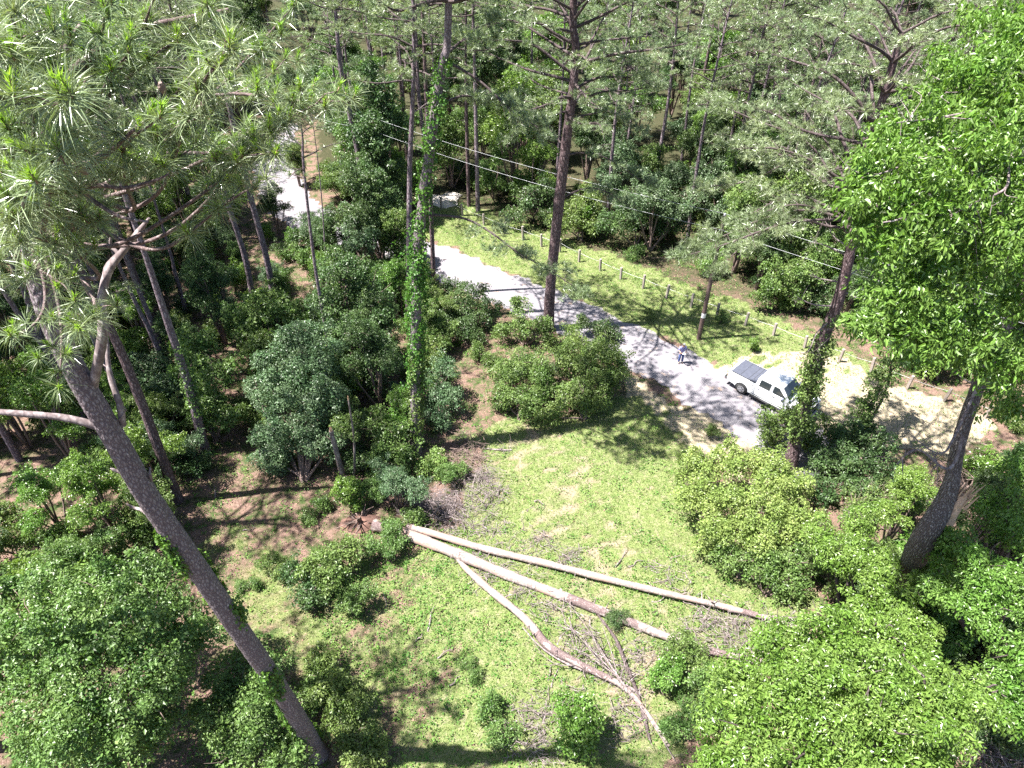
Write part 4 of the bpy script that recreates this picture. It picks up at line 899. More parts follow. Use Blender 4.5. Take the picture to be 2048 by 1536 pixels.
def own_labels():
    LOOK = {}
    for i, m_ in enumerate(TP): LOOK[m_[0][1].name] = ['tall grey green pine', 'very tall high crowned pine', 'bushy low crowned pine', 'narrow reddish barked pine'][i]
    for i, m_ in enumerate(TB): LOOK[m_[0][1].name] = ['mid green leafy tree', 'tall dark green leafy tree', 'small blue green leafy tree', 'bright green leafy tree'][i]
    for i, m_ in enumerate(TS): LOOK[m_[0][1].name] = ['green leafy shrub', 'dark green shrub', 'taller loose green shrub', 'flat low green shrub'][i]
    bins = {}
    for o, h in SCATTERED:
        u, v, _ = proj(np.array(o.location) + UP * h * o.scale[0]); best = min(MARKS, key=lambda m_: (m_[1][0] - u) ** 2 + (m_[1][1] - v) ** 2)
        look = next(LOOK[q.data.name] for q in o.children if q.data.name in LOOK); side = ('above' if v < best[1][1] else 'below') if abs(v - best[1][1]) > abs(u - best[1][0]) else ('left of' if u < best[1][0] else 'right of')
        bins.setdefault((look, best[0], side), []).append(((best[1][0] - u) ** 2 + (best[1][1] - v) ** 2, o))
    for (look, mk, side), L in bins.items():
        L.sort(key=lambda q: q[0])
        for i, (_, o) in enumerate(L):
            o['label'] = f'{look} {side} {mk}' + (f', {ORD[min(i, 19)]}' if len(L) > 1 else '')
bpy.context.view_layer.update()
own_labels()
# small plants that show one by one on the open ground
for k, (u, v, s, tp, lab) in enumerate([
        (1165, 1470, .85, 2, 'bright maple leaved sapling at the bottom of the clearing'), (1000, 1440, .7, 3, 'bluish low plant in the shaded bottom of the clearing'), (680, 1150, .9, 0, 'green bramble patch left of the fallen trunks'), (620, 1180, .8, 1, 'darker bramble patch left of the fallen trunks'),
        (770, 1110, .6, 0, 'bramble beside the root end of the fallen trunks'), (640, 1030, .6, 3, 'turquoise green sprig by the red root hole'), (700, 1010, .7, 2, 'thin weedy bush behind the root hole'), (760, 990, .6, 0, 'weedy bush in front of the bright green bush'), (700, 1210, .6, 0, 'small bramble at the lower end of the patch'),
        (1440, 645, .32, 0, 'weed tuft at the fence line near the pole'), (1300, 640, .3, 0, 'small weed at the fence foot, left of the pole'), (1500, 700, .35, 2, 'leafy weed at the fence right of the pole'), (1420, 870, .3, 0, 'small weed on the sandy road shoulder'), (1330, 1385, .6, 2, 'leafy plant beside the end of the forked dead limb'), (1230, 1250, .35, 1, 'small dark weed under the fallen trunk'), (1380, 1350, .7, 0, 'green bush at the end of the thick fallen trunk'),
        (1440, 1400, .8, 0, 'yellow tinted bush between the fallen tops and the corner tree'), (1350, 1440, .7, 3, 'low bush at the bottom edge left of the corner tree'), (940, 1350, .4, 3, 'small weed on the sunny slope'), (500, 1180, .4, 3, 'weed on the reddish litter right of the near trunk'), (560, 1150, .45, 0, 'bushy weed on the reddish litter'), (910, 960, .5, 0, 'weed between the brush heaps'), (1895, 1280, .8, 3, 'low bush in the hollow of the lower right trees'), (1840, 1290, .8, 0, 'green bush in the hollow of the lower right trees'), (1935, 1250, .7, 2, 'loose bush at the far side of the hollow')]):
    place(TS[tp], 'bush', lab, 'bush', GP(u, v, -.05), k * 1.3, s, 'bushes on the open ground')

# ------------------------------------------------------------------ low growth nobody could count
def cover_points(n, xr, yr, g, test):
    x, y = g.uniform(*xr, n), g.uniform(*yr, n)
    u, v, d = proj(np.stack([x, y, np.zeros(n)], -1)); ok = (u > -60) & (u < 2110) & (v > 300) & (v < 1640)
    x, y = x[ok], y[ok]; rd = road_dist(np.stack([x, y], -1)); gr, sd = zones(x, y)
    k = test(x, y, rd, gr, sd, g.random(len(x))); x, y, rd = x[k], y[k], rd[k]
    return np.stack([x, y, gz(x, y, rd)], -1)
def low_growth():
    g = rngof(300)
    p = cover_points(260000, (-22, 30), (9, 62), g, lambda x, y, rd, gr, sd, r: (rd > 2.1) & (r < gr * 1.1))
    b = Buf(); n = len(p); d = norm(np.stack([g.normal(size=n), g.normal(size=n), g.uniform(.5, 2.2, n)], -1)); nm = norm(g.normal(size=(n, 3)))
    L = g.uniform(.07, .20, n); w = .035 + .02 * g.random(n)
    s = norm(np.cross(d, nm)) * w[:, None]
    V = np.stack([p - s / 2, p + s / 2, p + d * L[:, None]], 1).reshape(-1, 3); b.add(V, np.arange(n * 3).reshape(-1, 3))
    obj('grass', b.mesh('grass', M['grass'], False), kind='stuff', label='short yellow green grass on the clearing and road verges', category='grass')
    p = cover_points(90000, (-22, 30), (9, 62), g, lambda x, y, rd, gr, sd, r: (rd > 2.2) & (r < (.12 + sd * .8 + (gr > .3) * .25)))
    b = Buf(); n = len(p); d = norm(np.stack([g.normal(size=n), g.normal(size=n), g.uniform(.0, .8, n)], -1)); s = norm(np.cross(d, norm(g.normal(size=(n, 3))))) * .022
    L = g.uniform(.08, .26, n)
    b.add(np.stack([p + UP * .02 - s / 2, p + UP * .02 + s / 2, p + UP * .02 + d * L[:, None]], 1).reshape(-1, 3), np.arange(n * 3).reshape(-1, 3))
    obj('dry_grass', b.mesh('dry_grass', M['straw'], False), kind='stuff', label='pale dry grass lying on the sandy shoulder and clearing', category='grass')
    # broad leaved weeds in drifts
    p = cover_points(75000, (-26, 34), (9, 66), g, lambda x, y, rd, gr, sd, r: (rd > 2.8) & (r < .12 + .3 * (y < 22) * (x > -6) + .75 * (y < 24) * (x < -2) * (x > -9) * (y > 15.5) + .9 * np.clip(vnoise(np.stack([x, y, x * 0], -1), 1.3, 21) - .05, 0, 1) * (1 - sd * .8)))
    b = Buf(); sprays(b, p + UP * .10 + UP * g.uniform(0, .12, len(p))[:, None], np.tile(UP, (len(p), 1)), 6, .14, .085, .06, g, up=.5, jit=.5)
    obj('ground_weeds', b.mesh('ground_weeds', M['weed'], False), kind='stuff', label='low broad leaved weeds spreading over the ground', category='weeds')
    p = cover_points(90000, (-40, 40), (9, 75), g, lambda x, y, rd, gr, sd, r: (rd > 1.9) & (r < (1 - gr) * (1 - sd * .75) * .8))
    b = Buf(); n = len(p); leaves(b, p + UP * .015, norm(np.stack([g.normal(size=n), g.normal(size=n), g.normal(size=n) * .25], -1)), norm(UP + g.normal(size=(n, 3)) * .4), g.uniform(.07, .15, n), g.uniform(.04, .08, n), g)
    obj('leaf_litter', b.mesh('leaf_litter', M['litter'], False), kind='stuff', label='reddish brown fallen leaves covering the wood floor', category='leaf litter')
low_growth()

# ------------------------------------------------------------------ fallen trunks
def lie(pts): return [GP(u, v, h) for u, v, h in pts]
def fallen(label, pts, radii, seed, mt='fallen', ends=True):
    B = GP(pts[0][0], pts[0][1]); t = thing('fallen_log', label, 'fallen tree', B, group='fallen trunks in the clearing'); c = curve(lie(pts), 90, .06, seed); s = np.linspace(0, 1, 90)
    r = 1.0 * np.interp(s, np.linspace(0, 1, len(radii)), radii); c[:, 2] = np.maximum(c[:, 2], r * .7)
    b = Buf(); tube(b, c, r * (1 + .06 * np.sin(s * 60 + seed)), 14, rough=.08, seed=seed); 
    for a_, z_ in {1: ((0, .13), (.56, .74), (.86, .93)), 2: ((0, .03), (.78, .84)), 3: ((.44, .72),), }.get(seed, ()):
        i_, j_ = int(a_ * 89), int(z_ * 89); tube(b, c[i_:j_ + 1], r[i_:j_ + 1] * 1.07, 14, m=2, rough=.06, seed=seed)
    g = rngof(seed); tb = b; b = Buf()
    for _ in range(16):
        j = int(g.integers(25, 88)); d = norm(np.array([[g.normal(), g.normal(), g.uniform(.1, 1)]]))[0]; q = c[j]
        tube(b, curve([q, q + d * g.uniform(.15, .5), q + d * g.uniform(.3, .8) + g.normal(size=3) * .15], 6), np.linspace(r[j] * .28, .01, 6), 5)
    obj('trunk', tb.join(b, 1).mesh('trunk', [M[mt], M['dead'], M['limb_near']], True, B), t)
    return t
fallen('thick pale fallen trunk with its dark root end at the left', [(748, 1056, .32), (800, 1068, .32), (900, 1108, .3), (1020, 1158, .28), (1150, 1206, .25), (1260, 1250, .24), (1400, 1300, .2), (1520, 1325, .15)], [.32, .30, .28, .25, .22, .2, .17, .12], 1)
fallen('straight slimmer pale fallen trunk running beside the lawn', [(815, 1062, .5), (880, 1078, .3), (970, 1103, .25), (1100, 1135, .22), (1250, 1172, .2), (1440, 1216, .2), (1530, 1240, .18), (1610, 1262, .15)], [.16, .19, .19, .18, .17, .15, .12, .09], 2)
fallen('crooked fallen limb running down toward the bottom of the clearing', [(915, 1125, .2), (940, 1150, .22), (985, 1190, .22), (1050, 1245, .22), (1095, 1295, .2), (1160, 1330, .2), (1240, 1370, .18), (1290, 1420, .15), (1340, 1492, .12)], [.08, .17, .19, .18, .19, .15, .12, .10, .06], 3)
fallen('brown forked limb joining the crooked fallen limb from above', [(1195, 1235, .15), (1225, 1280, .2), (1245, 1330, .2), (1270, 1385, .16), (1290, 1440, .12), (1300, 1480, .1)], [.05, .08, .085, .08, .09, .05], 4, 'limb')
fallen('bare grey branch lying just below the crooked fallen limb', [(1045, 1262, .25), (1080, 1300, .25), (1130, 1330, .25), (1200, 1355, .25), (1262, 1380, .2), (1282, 1392, .15)], [.025, .04, .05, .06, .07, .05], 5, 'dead')
fallen('thin cracked log lying across the end of the slimmer fallen trunk', [(1455, 1226, .3), (1540, 1235, .3), (1620, 1242, .25)], [.07, .06, .04], 6, 'dead')
fallen('short reddish log chunk above the root end', [(795, 1022, .16), (812, 1036, .16), (830, 1046, .14)], [.13, .15, .12], 7, 'limb')
fallen('slim broken stick lying on the lawn edge by the long trunk shadow', [(965, 898, .05), (1000, 901, .05), (1022, 900, .05)], [.05, .05, .03], 8, 'dead')
def fan():
    B = GP(1290, 1425); t = thing('dead_branch', 'fan of long bare grey branches spreading over the crooked fallen limb', 'dead branch', B); g = rngof(31)
    for k, (pts, r) in enumerate([(((1290, 1425, .2), (1240, 1365, .5), (1190, 1310, .9), (1112, 1232, 1.2)), .045), (((1262, 1390, .4), (1215, 1320, .8), (1165, 1240, 1.2), (1140, 1212, 1.3)), .035), (((1245, 1370, .4), (1200, 1290, 1.0), (1175, 1235, 1.3)), .028), (((1225, 1345, .5), (1160, 1300, .7), (1120, 1290, .8)), .025),
                                  (((1235, 1358, .5), (1215, 1290, 1.0), (1205, 1235, 1.3)), .026), (((1300, 1440, .2), (1340, 1500, .3), (1345, 1510, .2)), .04), (((1285, 1440, .2), (1260, 1420, .3), (1235, 1402, .4)), .03), (((1200, 1325, .6), (1140, 1262, 1.0), (1100, 1250, 1.0)), .02), (((1250, 1372, .4), (1290, 1340, .6), (1330, 1330, .5)), .02), (((1180, 1330, .2), (1112, 1330, .3), (1060, 1285, .3)), .03)]):
        c = curve([Z(*q) for q in pts], 16, .06, k); b = Buf(); tube(b, c, np.linspace(r, .008, 16), 6)
        for _ in range(5):
            q = c[int(g.integers(5, 15))]; e = q + (c[-1] - c[0]) * g.uniform(.08, .2) + g.normal(size=3) * .16; tube(b, curve([q, (q + e) / 2, e], 5), np.linspace(r * .35, .004, 5), 4, cap=False)
        obj('branch', b.mesh('branch', M['dead'], True, B), t)
fan()
for k, (u, v, L, a) in enumerate([(860, 1240, 1.3, 1.5), (770, 1200, .8, 1.8), (890, 1310, .8, .5), (840, 1275, .6, 1.0), (910, 1360, .7, .8), (1110, 1355, 1.0, 1.2), (1100, 1345, .8, 1.35), (1080, 1010, .7, -.5), (1060, 1020, .5, .9), (1240, 1120, 1.2, 1.0), (1270, 1130, .9, .4), (1000, 985, .8, .9), (500, 1060, .7, .3), (430, 985, .9, 1.9), (1320, 1200, .9, .2)]):
    p_ = GP(u, v, .05); d_ = np.array([math.cos(a), math.sin(a), .05]) * L * .5; b = Buf(); tube(b, curve([p_ - d_, p_ + UP * .03, p_ + d_], 10, .06, k), np.linspace(.045, .015, 10), 6)
    o = obj('fallen_stick', b.mesh('fallen_stick', M['dead'], True, p_), loc=tuple(p_)); o['category'] = 'stick'; o['label'] = 'pale dead stick lying on the open ground, ' + ['upright looking one on the sunny slope', 'short one below the bramble patch', 'dark one above the bluish plant', 'stubby one on the sunny slope', 'thin one near the bottom shade', 'left one of two under the grey branch', 'right one of two under the grey branch', 'on the lawn centre', 'shorter one on the lawn centre', 'long one on the right lawn', 'near the right lawn edge', 'by the twig heap', 'on the reddish litter', 'by the reddish pine foot', 'above the slimmer fallen trunk'][k]
    o['group'] = 'sticks lying on the open ground'
def root_end():
    B = GP(722, 1045); t = thing('root_plate', 'torn root plate and red soil mound at the butt of the fallen trunk', 'tree roots', B); g = rngof(8); b = Buf()
    for _ in range(34):
        d = norm(np.array([[g.normal() - .4, g.normal(), abs(g.normal()) * .7]]))[0]; tube(b, curve([B + UP * .2, B + d * .5 + UP * .2, B + d * g.uniform(.6, 1.3) + g.normal(size=3) * .2], 8), np.linspace(.07, .01, 8), 5)
    oo = obj('roots', b.mesh('roots', M['twig'], True, B), t); oo['kind'] = 'stuff'
    b = Buf(); th = np.linspace(0, 2 * np.pi, 24, endpoint=False); rs = np.linspace(0, 1, 8); P = np.array([[B + np.array([math.cos(a) * r * (1 + .3 * math.sin(a * 2 + 1)), math.sin(a) * r * .7, (.42 * (1 - r * r)) * (1 + .3 * math.sin(a * 3 + r * 5)) + .01]) for a in th] for r in rs])
    P[..., 2] += g.normal(size=P.shape[:2]) * .03; i = np.arange(7)[:, None] * 24; j = np.arange(24)[None]
    b.add(P, np.stack([i + j, i + 24 + j, i + 24 + (j + 1) % 24, i + (j + 1) % 24], -1).reshape(-1, 4)); obj('soil_mound', b.mesh('soil_mound', M['soil'], True, B), t)
root_end()
def brush(label, spots_, n, seed, ln=1.0, mt='dead', rad=.012, rise=.5):
    g = rngof(seed); B = GP(spots_[0][0], spots_[0][1]); t = thing('brush_pile', label, 'brush pile', B); b = Buf()
    for i in range(n):
        u, v, r, h = spots_[int(g.integers(len(spots_)))]
        o = GP(u, v) + np.array([g.normal() * r, g.normal() * r, abs(g.normal()) * h]); a = g.uniform(0, 6.28)
        d = np.array([math.cos(a), math.sin(a) * .8, g.normal() * .3 * rise]); L = ln * g.uniform(.3, 1.2)
        p = curve([o - d * L * .5, o + g.normal(size=3) * .08 * L, o + d * L * .5 + UP * .1 * L], 7, .05, i); p[:, 2] = np.maximum(p[:, 2], .03)
        rr = rad * g.uniform(.4, 1.5); tube(b, p, np.linspace(rr * 1.4, rr * .4, 7), 4, cap=False)
        for _ in range(3):
            q = p[int(g.integers(2, 6))]; tube(b, np.array([q, q + g.normal(size=3) * .18 * L]), [rr * .5, rr * .2], 3, cap=False)
    o = obj('dead_twigs', b.mesh('dead_twigs', M[mt], False, B), t); o['kind'] = 'stuff'
brush('heap of grey dead twigs at the top left of the clearing', [(930, 1010, .8, .4), (975, 990, .6, .4), (890, 1020, .5, .4), (965, 955, .4, .3), (850, 1010, .6, .3), (900, 1050, .7, .3)], 520, 401, 1.3)
brush('pale dead twigs trailing along the upper side of the fallen trunks', [(960, 1050, .5, .3), (1010, 1080, .6, .2), (1080, 1085, .5, .2), (1140, 1120, .4, .2), (880, 1010, .5, .4), (1340, 1150, .8, .1)], 300, 409, 1.0)
brush('thin dark brush at the foot of the grey shrub', [(920, 900, .6, .4), (950, 920, .6, .3), (900, 930, .5, .3)], 200, 402, 1.2, 'twig')
brush('dead twigs caught between the two fallen trunks', [(980, 1150, .5, .2), (1060, 1130, .8, .2), (1100, 1220, .5, .2), (940, 1120, .5, .2), (1040, 1190, .4, .2)], 260, 403, .9)
brush('broken pale tops at the far end of the fallen trunks', [(1460, 1260, .8, .3), (1420, 1240, .5, .3), (1500, 1290, .7, .3), (1380, 1290, .5, .3)], 300, 404, 1.0)
brush('bare fan shaped branches over the crooked fallen limb', [(1160, 1270, .45, .3), (1190, 1320, .4, .3), (1230, 1350, .4, .3)], 110, 405, 1.5, 'dead', .014, 1.0)
brush('grey tangle of twigs in the bottom shade of the clearing', [(1060, 1440, .7, .2), (1120, 1420, .5, .2), (1070, 1500, .6, .2), (1250, 1440, .5, .2), (1290, 1310, .6, .3)], 380, 406, .8)
brush('dry vines and sticks in the lower right corner', [(2000, 1470, .8, .5), (1960, 1500, .6, .4), (1900, 1270, .8, .6)], 260, 407, 1.3)
brush('tangle of broken branches around the torn trunk', [(1900, 960, .6, 1.2), (1860, 1000, .6, .8), (1940, 1040, .8, .6)], 200, 408, 1.4, 'twig', .018)

# ------------------------------------------------------------------ fence of square posts along the verge
wood = plain('weathered_post_wood', (.27, .23, .21), .85, var=.3, scale=12)
steel = plain('galvanised_cable', (.35, .35, .36), .5, .7)
def fence():
    base = [(883, 417), (925, 432), (968, 450), (1011, 467), (1046, 478), (1083, 491), (1120, 503), (1158, 523), (1200, 541), (1241, 559), (1286, 576), (1333, 595), (1382, 613), (1434, 632), (1490, 651), (1546, 672), (1608, 697), (1678, 723), (1741, 745), (1814, 777), (1888, 802), (1968, 838)]
    P = [Z(u, v) for u, v in base]; t = thing('post_and_cable_fence', 'long low fence of square wooden posts joined by a cable', 'fence', P[0])
    bm = bmesh.new(); bmesh.ops.create_cube(bm, size=1.0)
    for v in bm.verts: v.co = Vector((v.co.x * .17, v.co.y * .17, (v.co.z + .5) * 1.3 - .12))
    bmesh.ops.bevel(bm, geom=bm.edges[:], offset=.012, segments=1, affect='EDGES')
    me = bpy.data.meshes.new('post'); bm.to_mesh(me); bm.free(); me.materials.append(wood); g = rngof(7)
    for p in P:
        o = obj('post', me, t, loc=tuple(p - P[0])); o.rotation_euler = (g.normal() * .04, g.normal() * .04, .65 + g.normal() * .12); o.scale = (1, 1, g.uniform(.93, 1.07))
    for h in (.85,):
        b = Buf()
        for a, c in zip(P[:-1], P[1:]): tube(b, curve([a + UP * h, (a + c) / 2 + UP * (h - .06), c + UP * h], 6), .012, 5, cap=False)
        obj('cable', b.mesh('cable', steel, True, P[0]), t)
fence()

# ------------------------------------------------------------------ power line
pole_m = plain('dark_pole_wood', (.085, .055, .05), .85, var=.35, scale=6); pole_grey = plain('grey_pole_top', (.25, .22, .21), .85, var=.3, scale=8)
white_tag = plain('pale_metal_tag', (.6, .6, .62), .5); glass_ins = plain('porcelain', (.62, .64, .66), .2)
wire_m = plain('aluminium_wire', (.42, .43, .45), .5, .3)
def pole(label, B, h, tag):
    t = thing('utility_pole', label, 'utility pole', B); b = Buf()
    zz = np.linspace(-.3, h, 14); tube(b, B + UP * zz[:, None], np.linspace(.17, .11, 14), 14); obj('shaft', b.mesh('shaft', pole_m, True, B), t)
    b = Buf(); tube(b, B + UP * np.array([[h - .02], [h + .05], [h + .13], [h + .18]]), [.05, .07, .045, .02], 8); obj('top_insulator', b.mesh('top_insulator', glass_ins, True, B), t)
    b = Buf(); q = B + np.array([-.13, -.06, h - 1.0]); tube(b, np.array([q - UP * .08, q, q + UP * .1]), [.04, .06, .03], 8); obj('side_insulator', b.mesh('side_insulator', glass_ins, True, B), t)
    if tag:
        b = Buf(); th = np.linspace(-2.9, -.2, 9); V = np.array([[B + np.array([math.cos(a) * .17, math.sin(a) * .17, z]) for a in th] for z in (1.95, 2.35)])
        i = np.arange(8); b.add(V, np.stack([i, i + 1, i + 10, i + 9], -1)); obj('tag', b.mesh('tag', white_tag, True, B), t)
    return t
PB = GP(1397, 678); PH = 9.9; pole('dark wooden utility pole with a pale tag beside the road', PB, PH, True)
PB2 = np.array([-11.9, 60.3, 0.0]); pole('far utility pole smothered by the dark ivy column', PB2, 9.9, False)
dirw = norm(((PB - PB2) * np.array([1, 1, 0]))[None])[0]; PB3 = PB + dirw * 30 + np.array([1.0, -.5, 0]); PB0 = PB2 - dirw * 34
for lab, dz, off in (('upper bare wire running from pole top to pole top', .15, 0), ('lower wire strung a metre under the upper wire', -.95, -.16)):
    b = Buf()
    for a, c in ((PB0, PB2), (PB2, PB), (PB, PB3)):
        s = np.linspace(0, 1, 30)[:, None]; p = a * (1 - s) + c * s + UP * (PH + dz) - UP * (4 * s * (1 - s) * .5) + np.array([off, off * .4, 0]); tube(b, p, .009, 5, cap=False)
    o = obj('power_line_wire', b.mesh('power_line_wire', wire_m, True)); o['label'] = lab; o['category'] = 'wire'; o['group'] = 'wires of the power line'
def ivy_pole():
    g = rngof(88); B = PB2.copy(); t = thing('ivy_column', 'tall dark column of ivy climbing the far utility pole', 'ivy column', B)
    L = [(B + np.array([g.normal() * .15, g.normal() * .15, z]), r) for z, r in ((.8, 2.5), (2, 2.4), (3.2, 2.3), (4.4, 2.1), (5.6, 1.8), (6.6, 1.5), (7.6, 1.2), (8.5, .8), (9.2, .55))]
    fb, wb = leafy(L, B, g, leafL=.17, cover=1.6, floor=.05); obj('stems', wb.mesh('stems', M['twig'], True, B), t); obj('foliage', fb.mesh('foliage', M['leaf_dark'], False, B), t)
ivy_pole()
b = Buf(); g = rngof(12)                                         # pale gravel patch at the far end of the fence
c = GP(882, 398); th = np.linspace(0, 2 * np.pi, 28, endpoint=False); rr = 1 + .15 * np.sin(th * 3) + .1 * np.sin(th * 7)
V = np.vstack([np.stack([c[0] + np.cos(th) * 2.4 * rr, c[1] + np.sin(th) * 2.0 * rr, np.full(28, c[2] + .012)], -1), [[c[0], c[1], c[2] + .05]]]); j = np.arange(28)
b.add(V, np.stack([j, (j + 1) % 28, np.full(28, 28)], -1)); obj('gravel_patch', b.mesh('gravel_patch', plain('pale_gravel', (.55, .50, .46), .95, var=.25, scale=10), True), kind='structure')

# ------------------------------------------------------------------ the white pickup
paint = plain('white_paint', (.80, .81, .82), .25, spec=.6); rubber = plain('tyre_rubber', (.03, .03, .032), .8, var=.2); glassd = plain('dark_glass', (.02, .025, .03), .05, spec=.9)
alloy = plain('alloy_rim', (.55, .55, .56), .35, .6); black = plain('black_plastic', (.03, .03, .033), .5); chrome = plain('chrome', (.6, .6, .62), .12, 1.0)
red_l = plain('red_lamp', (.45, .02, .02), .2); clear_l = plain('clear_lamp', (.7, .72, .75), .1); vinyl = plain('black_tonneau_vinyl', (.07, .075, .10), .3, var=.15, scale=5); pillar_m = plain('grey_pillar', (.25, .27, .36), .4)
def prism(name, prof, y0, y1, m, par, bev=.03, taper=None):
    """a side outline (x, z) given its width from y0 to y1; taper narrows it towards its top"""
    bm = bmesh.new(); f = []
    for y in (y0, y1): f.append([bm.verts.new((x, (y * (1 - taper * max(0, z - prof_base(prof)) / .7) if taper else y), z)) for x, z in prof])
    n = len(prof); bm.faces.new(f[0][::-1]); bm.faces.new(f[1])
    for i in range(n): bm.faces.new([f[0][i], f[0][(i + 1) % n], f[1][(i + 1) % n], f[1][i]])
    bmesh.ops.recalc_face_normals(bm, faces=bm.faces[:])
    if bev: bmesh.ops.bevel(bm, geom=[e for e in bm.edges if e.calc_length() > bev * 2.5], offset=bev, segments=2, affect='EDGES', clamp_overlap=True)
    me = bpy.data.meshes.new(name); bm.to_mesh(me); bm.free(); me.materials.append(m)
    return obj(name, me, par)
def prof_base(p): return min(z for _, z in p)
def boxo(name, c, s, m, par, bev=.01):
    bm = bmesh.new(); bmesh.ops.create_cube(bm, size=1.0)
    for v in bm.verts: v.co = Vector((v.co.x * s[0] + c[0], v.co.y * s[1] + c[1], v.co.z * s[2] + c[2]))
    if bev: bmesh.ops.bevel(bm, geom=bm.edges[:], offset=min(bev, min(s) * .4), segments=2, affect='EDGES')
    me = bpy.data.meshes.new(name); bm.to_mesh(me); bm.free(); me.materials.append(m); return obj(name, me, par)
def plate(name, pts, m, par, th=.012, out=None):
    """a thin plate through the given corner points"""
    P = [Vector(p) for p in pts]; nrm = (P[1] - P[0]).cross(P[2] - P[0]).normalized() if out is None else Vector(out).normalized()
    bm = bmesh.new(); a = [bm.verts.new(p + nrm * th) for p in P]; b_ = [bm.verts.new(p - nrm * th) for p in P]; n = len(P)
    bm.faces.new(a); bm.faces.new(b_[::-1])
    for i in range(n): bm.faces.new([a[i], b_[i], b_[(i + 1) % n], a[(i + 1) % n]])
    bmesh.ops.recalc_face_normals(bm, faces=bm.faces[:]); me = bpy.data.meshes.new(name); bm.to_mesh(me); bm.free(); me.materials.append(m); return obj(name, me, par)
def arch(cx, r, z, k=9): return [(cx + r * math.cos(a), z + r * math.sin(a)) for a in np.linspace(0, math.pi, k)]
def pickup():
    hd = norm(np.array([[.70, -.715, 0]]))[0]; wheel_at = Z(1481, 786); left = np.array([-hd[1], hd[0], 0])
    O = wheel_at + left * .86; O[2] = .04
    t = thing('pickup_truck', 'white crew cab pickup truck with a black folded bed cover parked on the road', 'pickup truck', O, math.atan2(hd[1], hd[0]))
    R = .47; W = .99
    low = [(-1.12, .55), (-1.14, 1.0), (-1.10, 1.28), (.80, 1.28), (.82, 1.24), (3.05, 1.24), (3.2, 1.22), (4.35, 1.12), (4.52, 1.0), (4.55, .6), (4.5, .42)] + arch(3.67, R, .40) [0:] + [(3.1, .42), (.55, .42)] + arch(0, R, .40) + [(-.6, .5)]
    prism('body', low, -W, W, paint, t, .045)
    prism('cab', [(.84, 1.22), (.92, 1.80), (1.05, 1.90), (2.35, 1.92), (2.55, 1.86), (3.22, 1.22)], -W + .03, W - .03, paint, t, .05, .16)
    boxo('hood', (3.85, 0, 1.19), (1.0, 1.5, .06), paint, t, .03)
    for i, (a, c) in enumerate(((-1.02, -.36), (-.34, .24), (.26, .50), (.52, .80))):
        boxo('bed_cover_panel', ((a + c) / 2, 0, 1.305), (c - a, 1.72, .045), vinyl, t, .012)
    for y in (-.88, .88): boxo('bed_rail', (-.12, y, 1.305), (1.86, .05, .05), black, t, .01)
    for s in (-1, 1):
        yb = s * (W - .028); ty = lambda z: s * ((W - .03) * (1 - .16 * (z - 1.22) / .7) + .006)
        def q(x, z): return (x, ty(z), z)
        plate('rear_door_window', [q(1.08, 1.28), q(1.12, 1.76), q(1.88, 1.78), q(1.86, 1.28)], glassd, t, .008)
        plate('front_door_window', [q(2.06, 1.28), q(2.06, 1.78), q(2.42, 1.76), q(2.98, 1.32), q(2.98, 1.28)], glassd, t, .008)
        plate('door_pillar', [q(1.89, 1.28), q(1.90, 1.79), q(2.04, 1.79), q(2.04, 1.28)], pillar_m, t, .007)
        for x in (1.05, 2.12): boxo('door_handle', (x + .1, s * (W + .018), 1.08), (.20, .035, .05), chrome, t, .01)
        for x in (.90, 2.0, 3.08): boxo('door_seam', (x, s * (W + .001), .84), (.012, .008, .68), black, t, 0)
        boxo('side_trim', (1.85, s * (W + .006), .52), (2.3, .02, .035), black, t, .005)
        boxo('running_board', (1.85, s * (W + .02), .36), (2.35, .16, .06), black, t, .02)
        m = boxo('side_mirror', (2.86, s * (W + .17), 1.30), (.11, .26, .19), pillar_m, t, .03); boxo('mirror_arm', (2.88, s * (W + .02), 1.24), (.05, .16, .04), black, t, .008)
        boxo('tail_light', (-1.125, s * .90, 1.04), (.05, .15, .40), red_l, t, .015); boxo('headlight', (4.50, s * .76, .95), (.10, .34, .18), clear_l, t, .02)
        for x in (0, 3.67):
            w = Buf(); prof = [(.02, .16), (.39, .16), (.405, .13), (.41, 0.0), (.405, -.13), (.39, -.16), (.02, -.16)]
            th = np.linspace(0, 2 * np.pi, 28, endpoint=False)
            V = np.array([[(x + r * math.cos(a), s * (W - .15) + y, .40 + r * math.sin(a)) for a in th] for r, y in prof[0:]])
            i = np.arange(len(prof) - 1)[:, None] * 28; j = np.arange(28)[None]
            w.add(V, np.stack([i + j, i + 28 + j, i + 28 + (j + 1) % 28, i + (j + 1) % 28], -1).reshape(-1, 4)); wo = obj('wheel', w.mesh('wheel', rubber, True), t)
            r_ = Buf(); y = s * (W + .018); tube(r_, np.array([(x, s * (W - .02), .40), (x, y, .40)]), [.26, .245], 24); tube(r_, np.array([(x, y, .40), (x, y + s * .02, .40)]), [.07, .05], 12); obj('rim', r_.mesh('rim', alloy, False), wo)
            h_ = Buf()
            for k in range(5):
                a = k * 2 * math.pi / 5 + .3; cx, cz = x + .165 * math.cos(a), .40 + .165 * math.sin(a); tube(h_, np.array([(cx, y - s * .004, cz), (cx, y + s * .004, cz)]), [.042, .042], 10)
            obj('rim_opening', h_.mesh('rim_opening', black, False), wo)
    zt = 1.22; wn_ = lambda z: (W - .03) * (1 - .16 * (z - zt) / .7) - .09
    plate('windshield', [(2.60, -wn_(1.84), 1.845), (2.60, wn_(1.84), 1.845), (3.17, wn_(1.30), 1.30), (3.17, -wn_(1.30), 1.30)], glassd, t, .012, (.68, 0, .73))
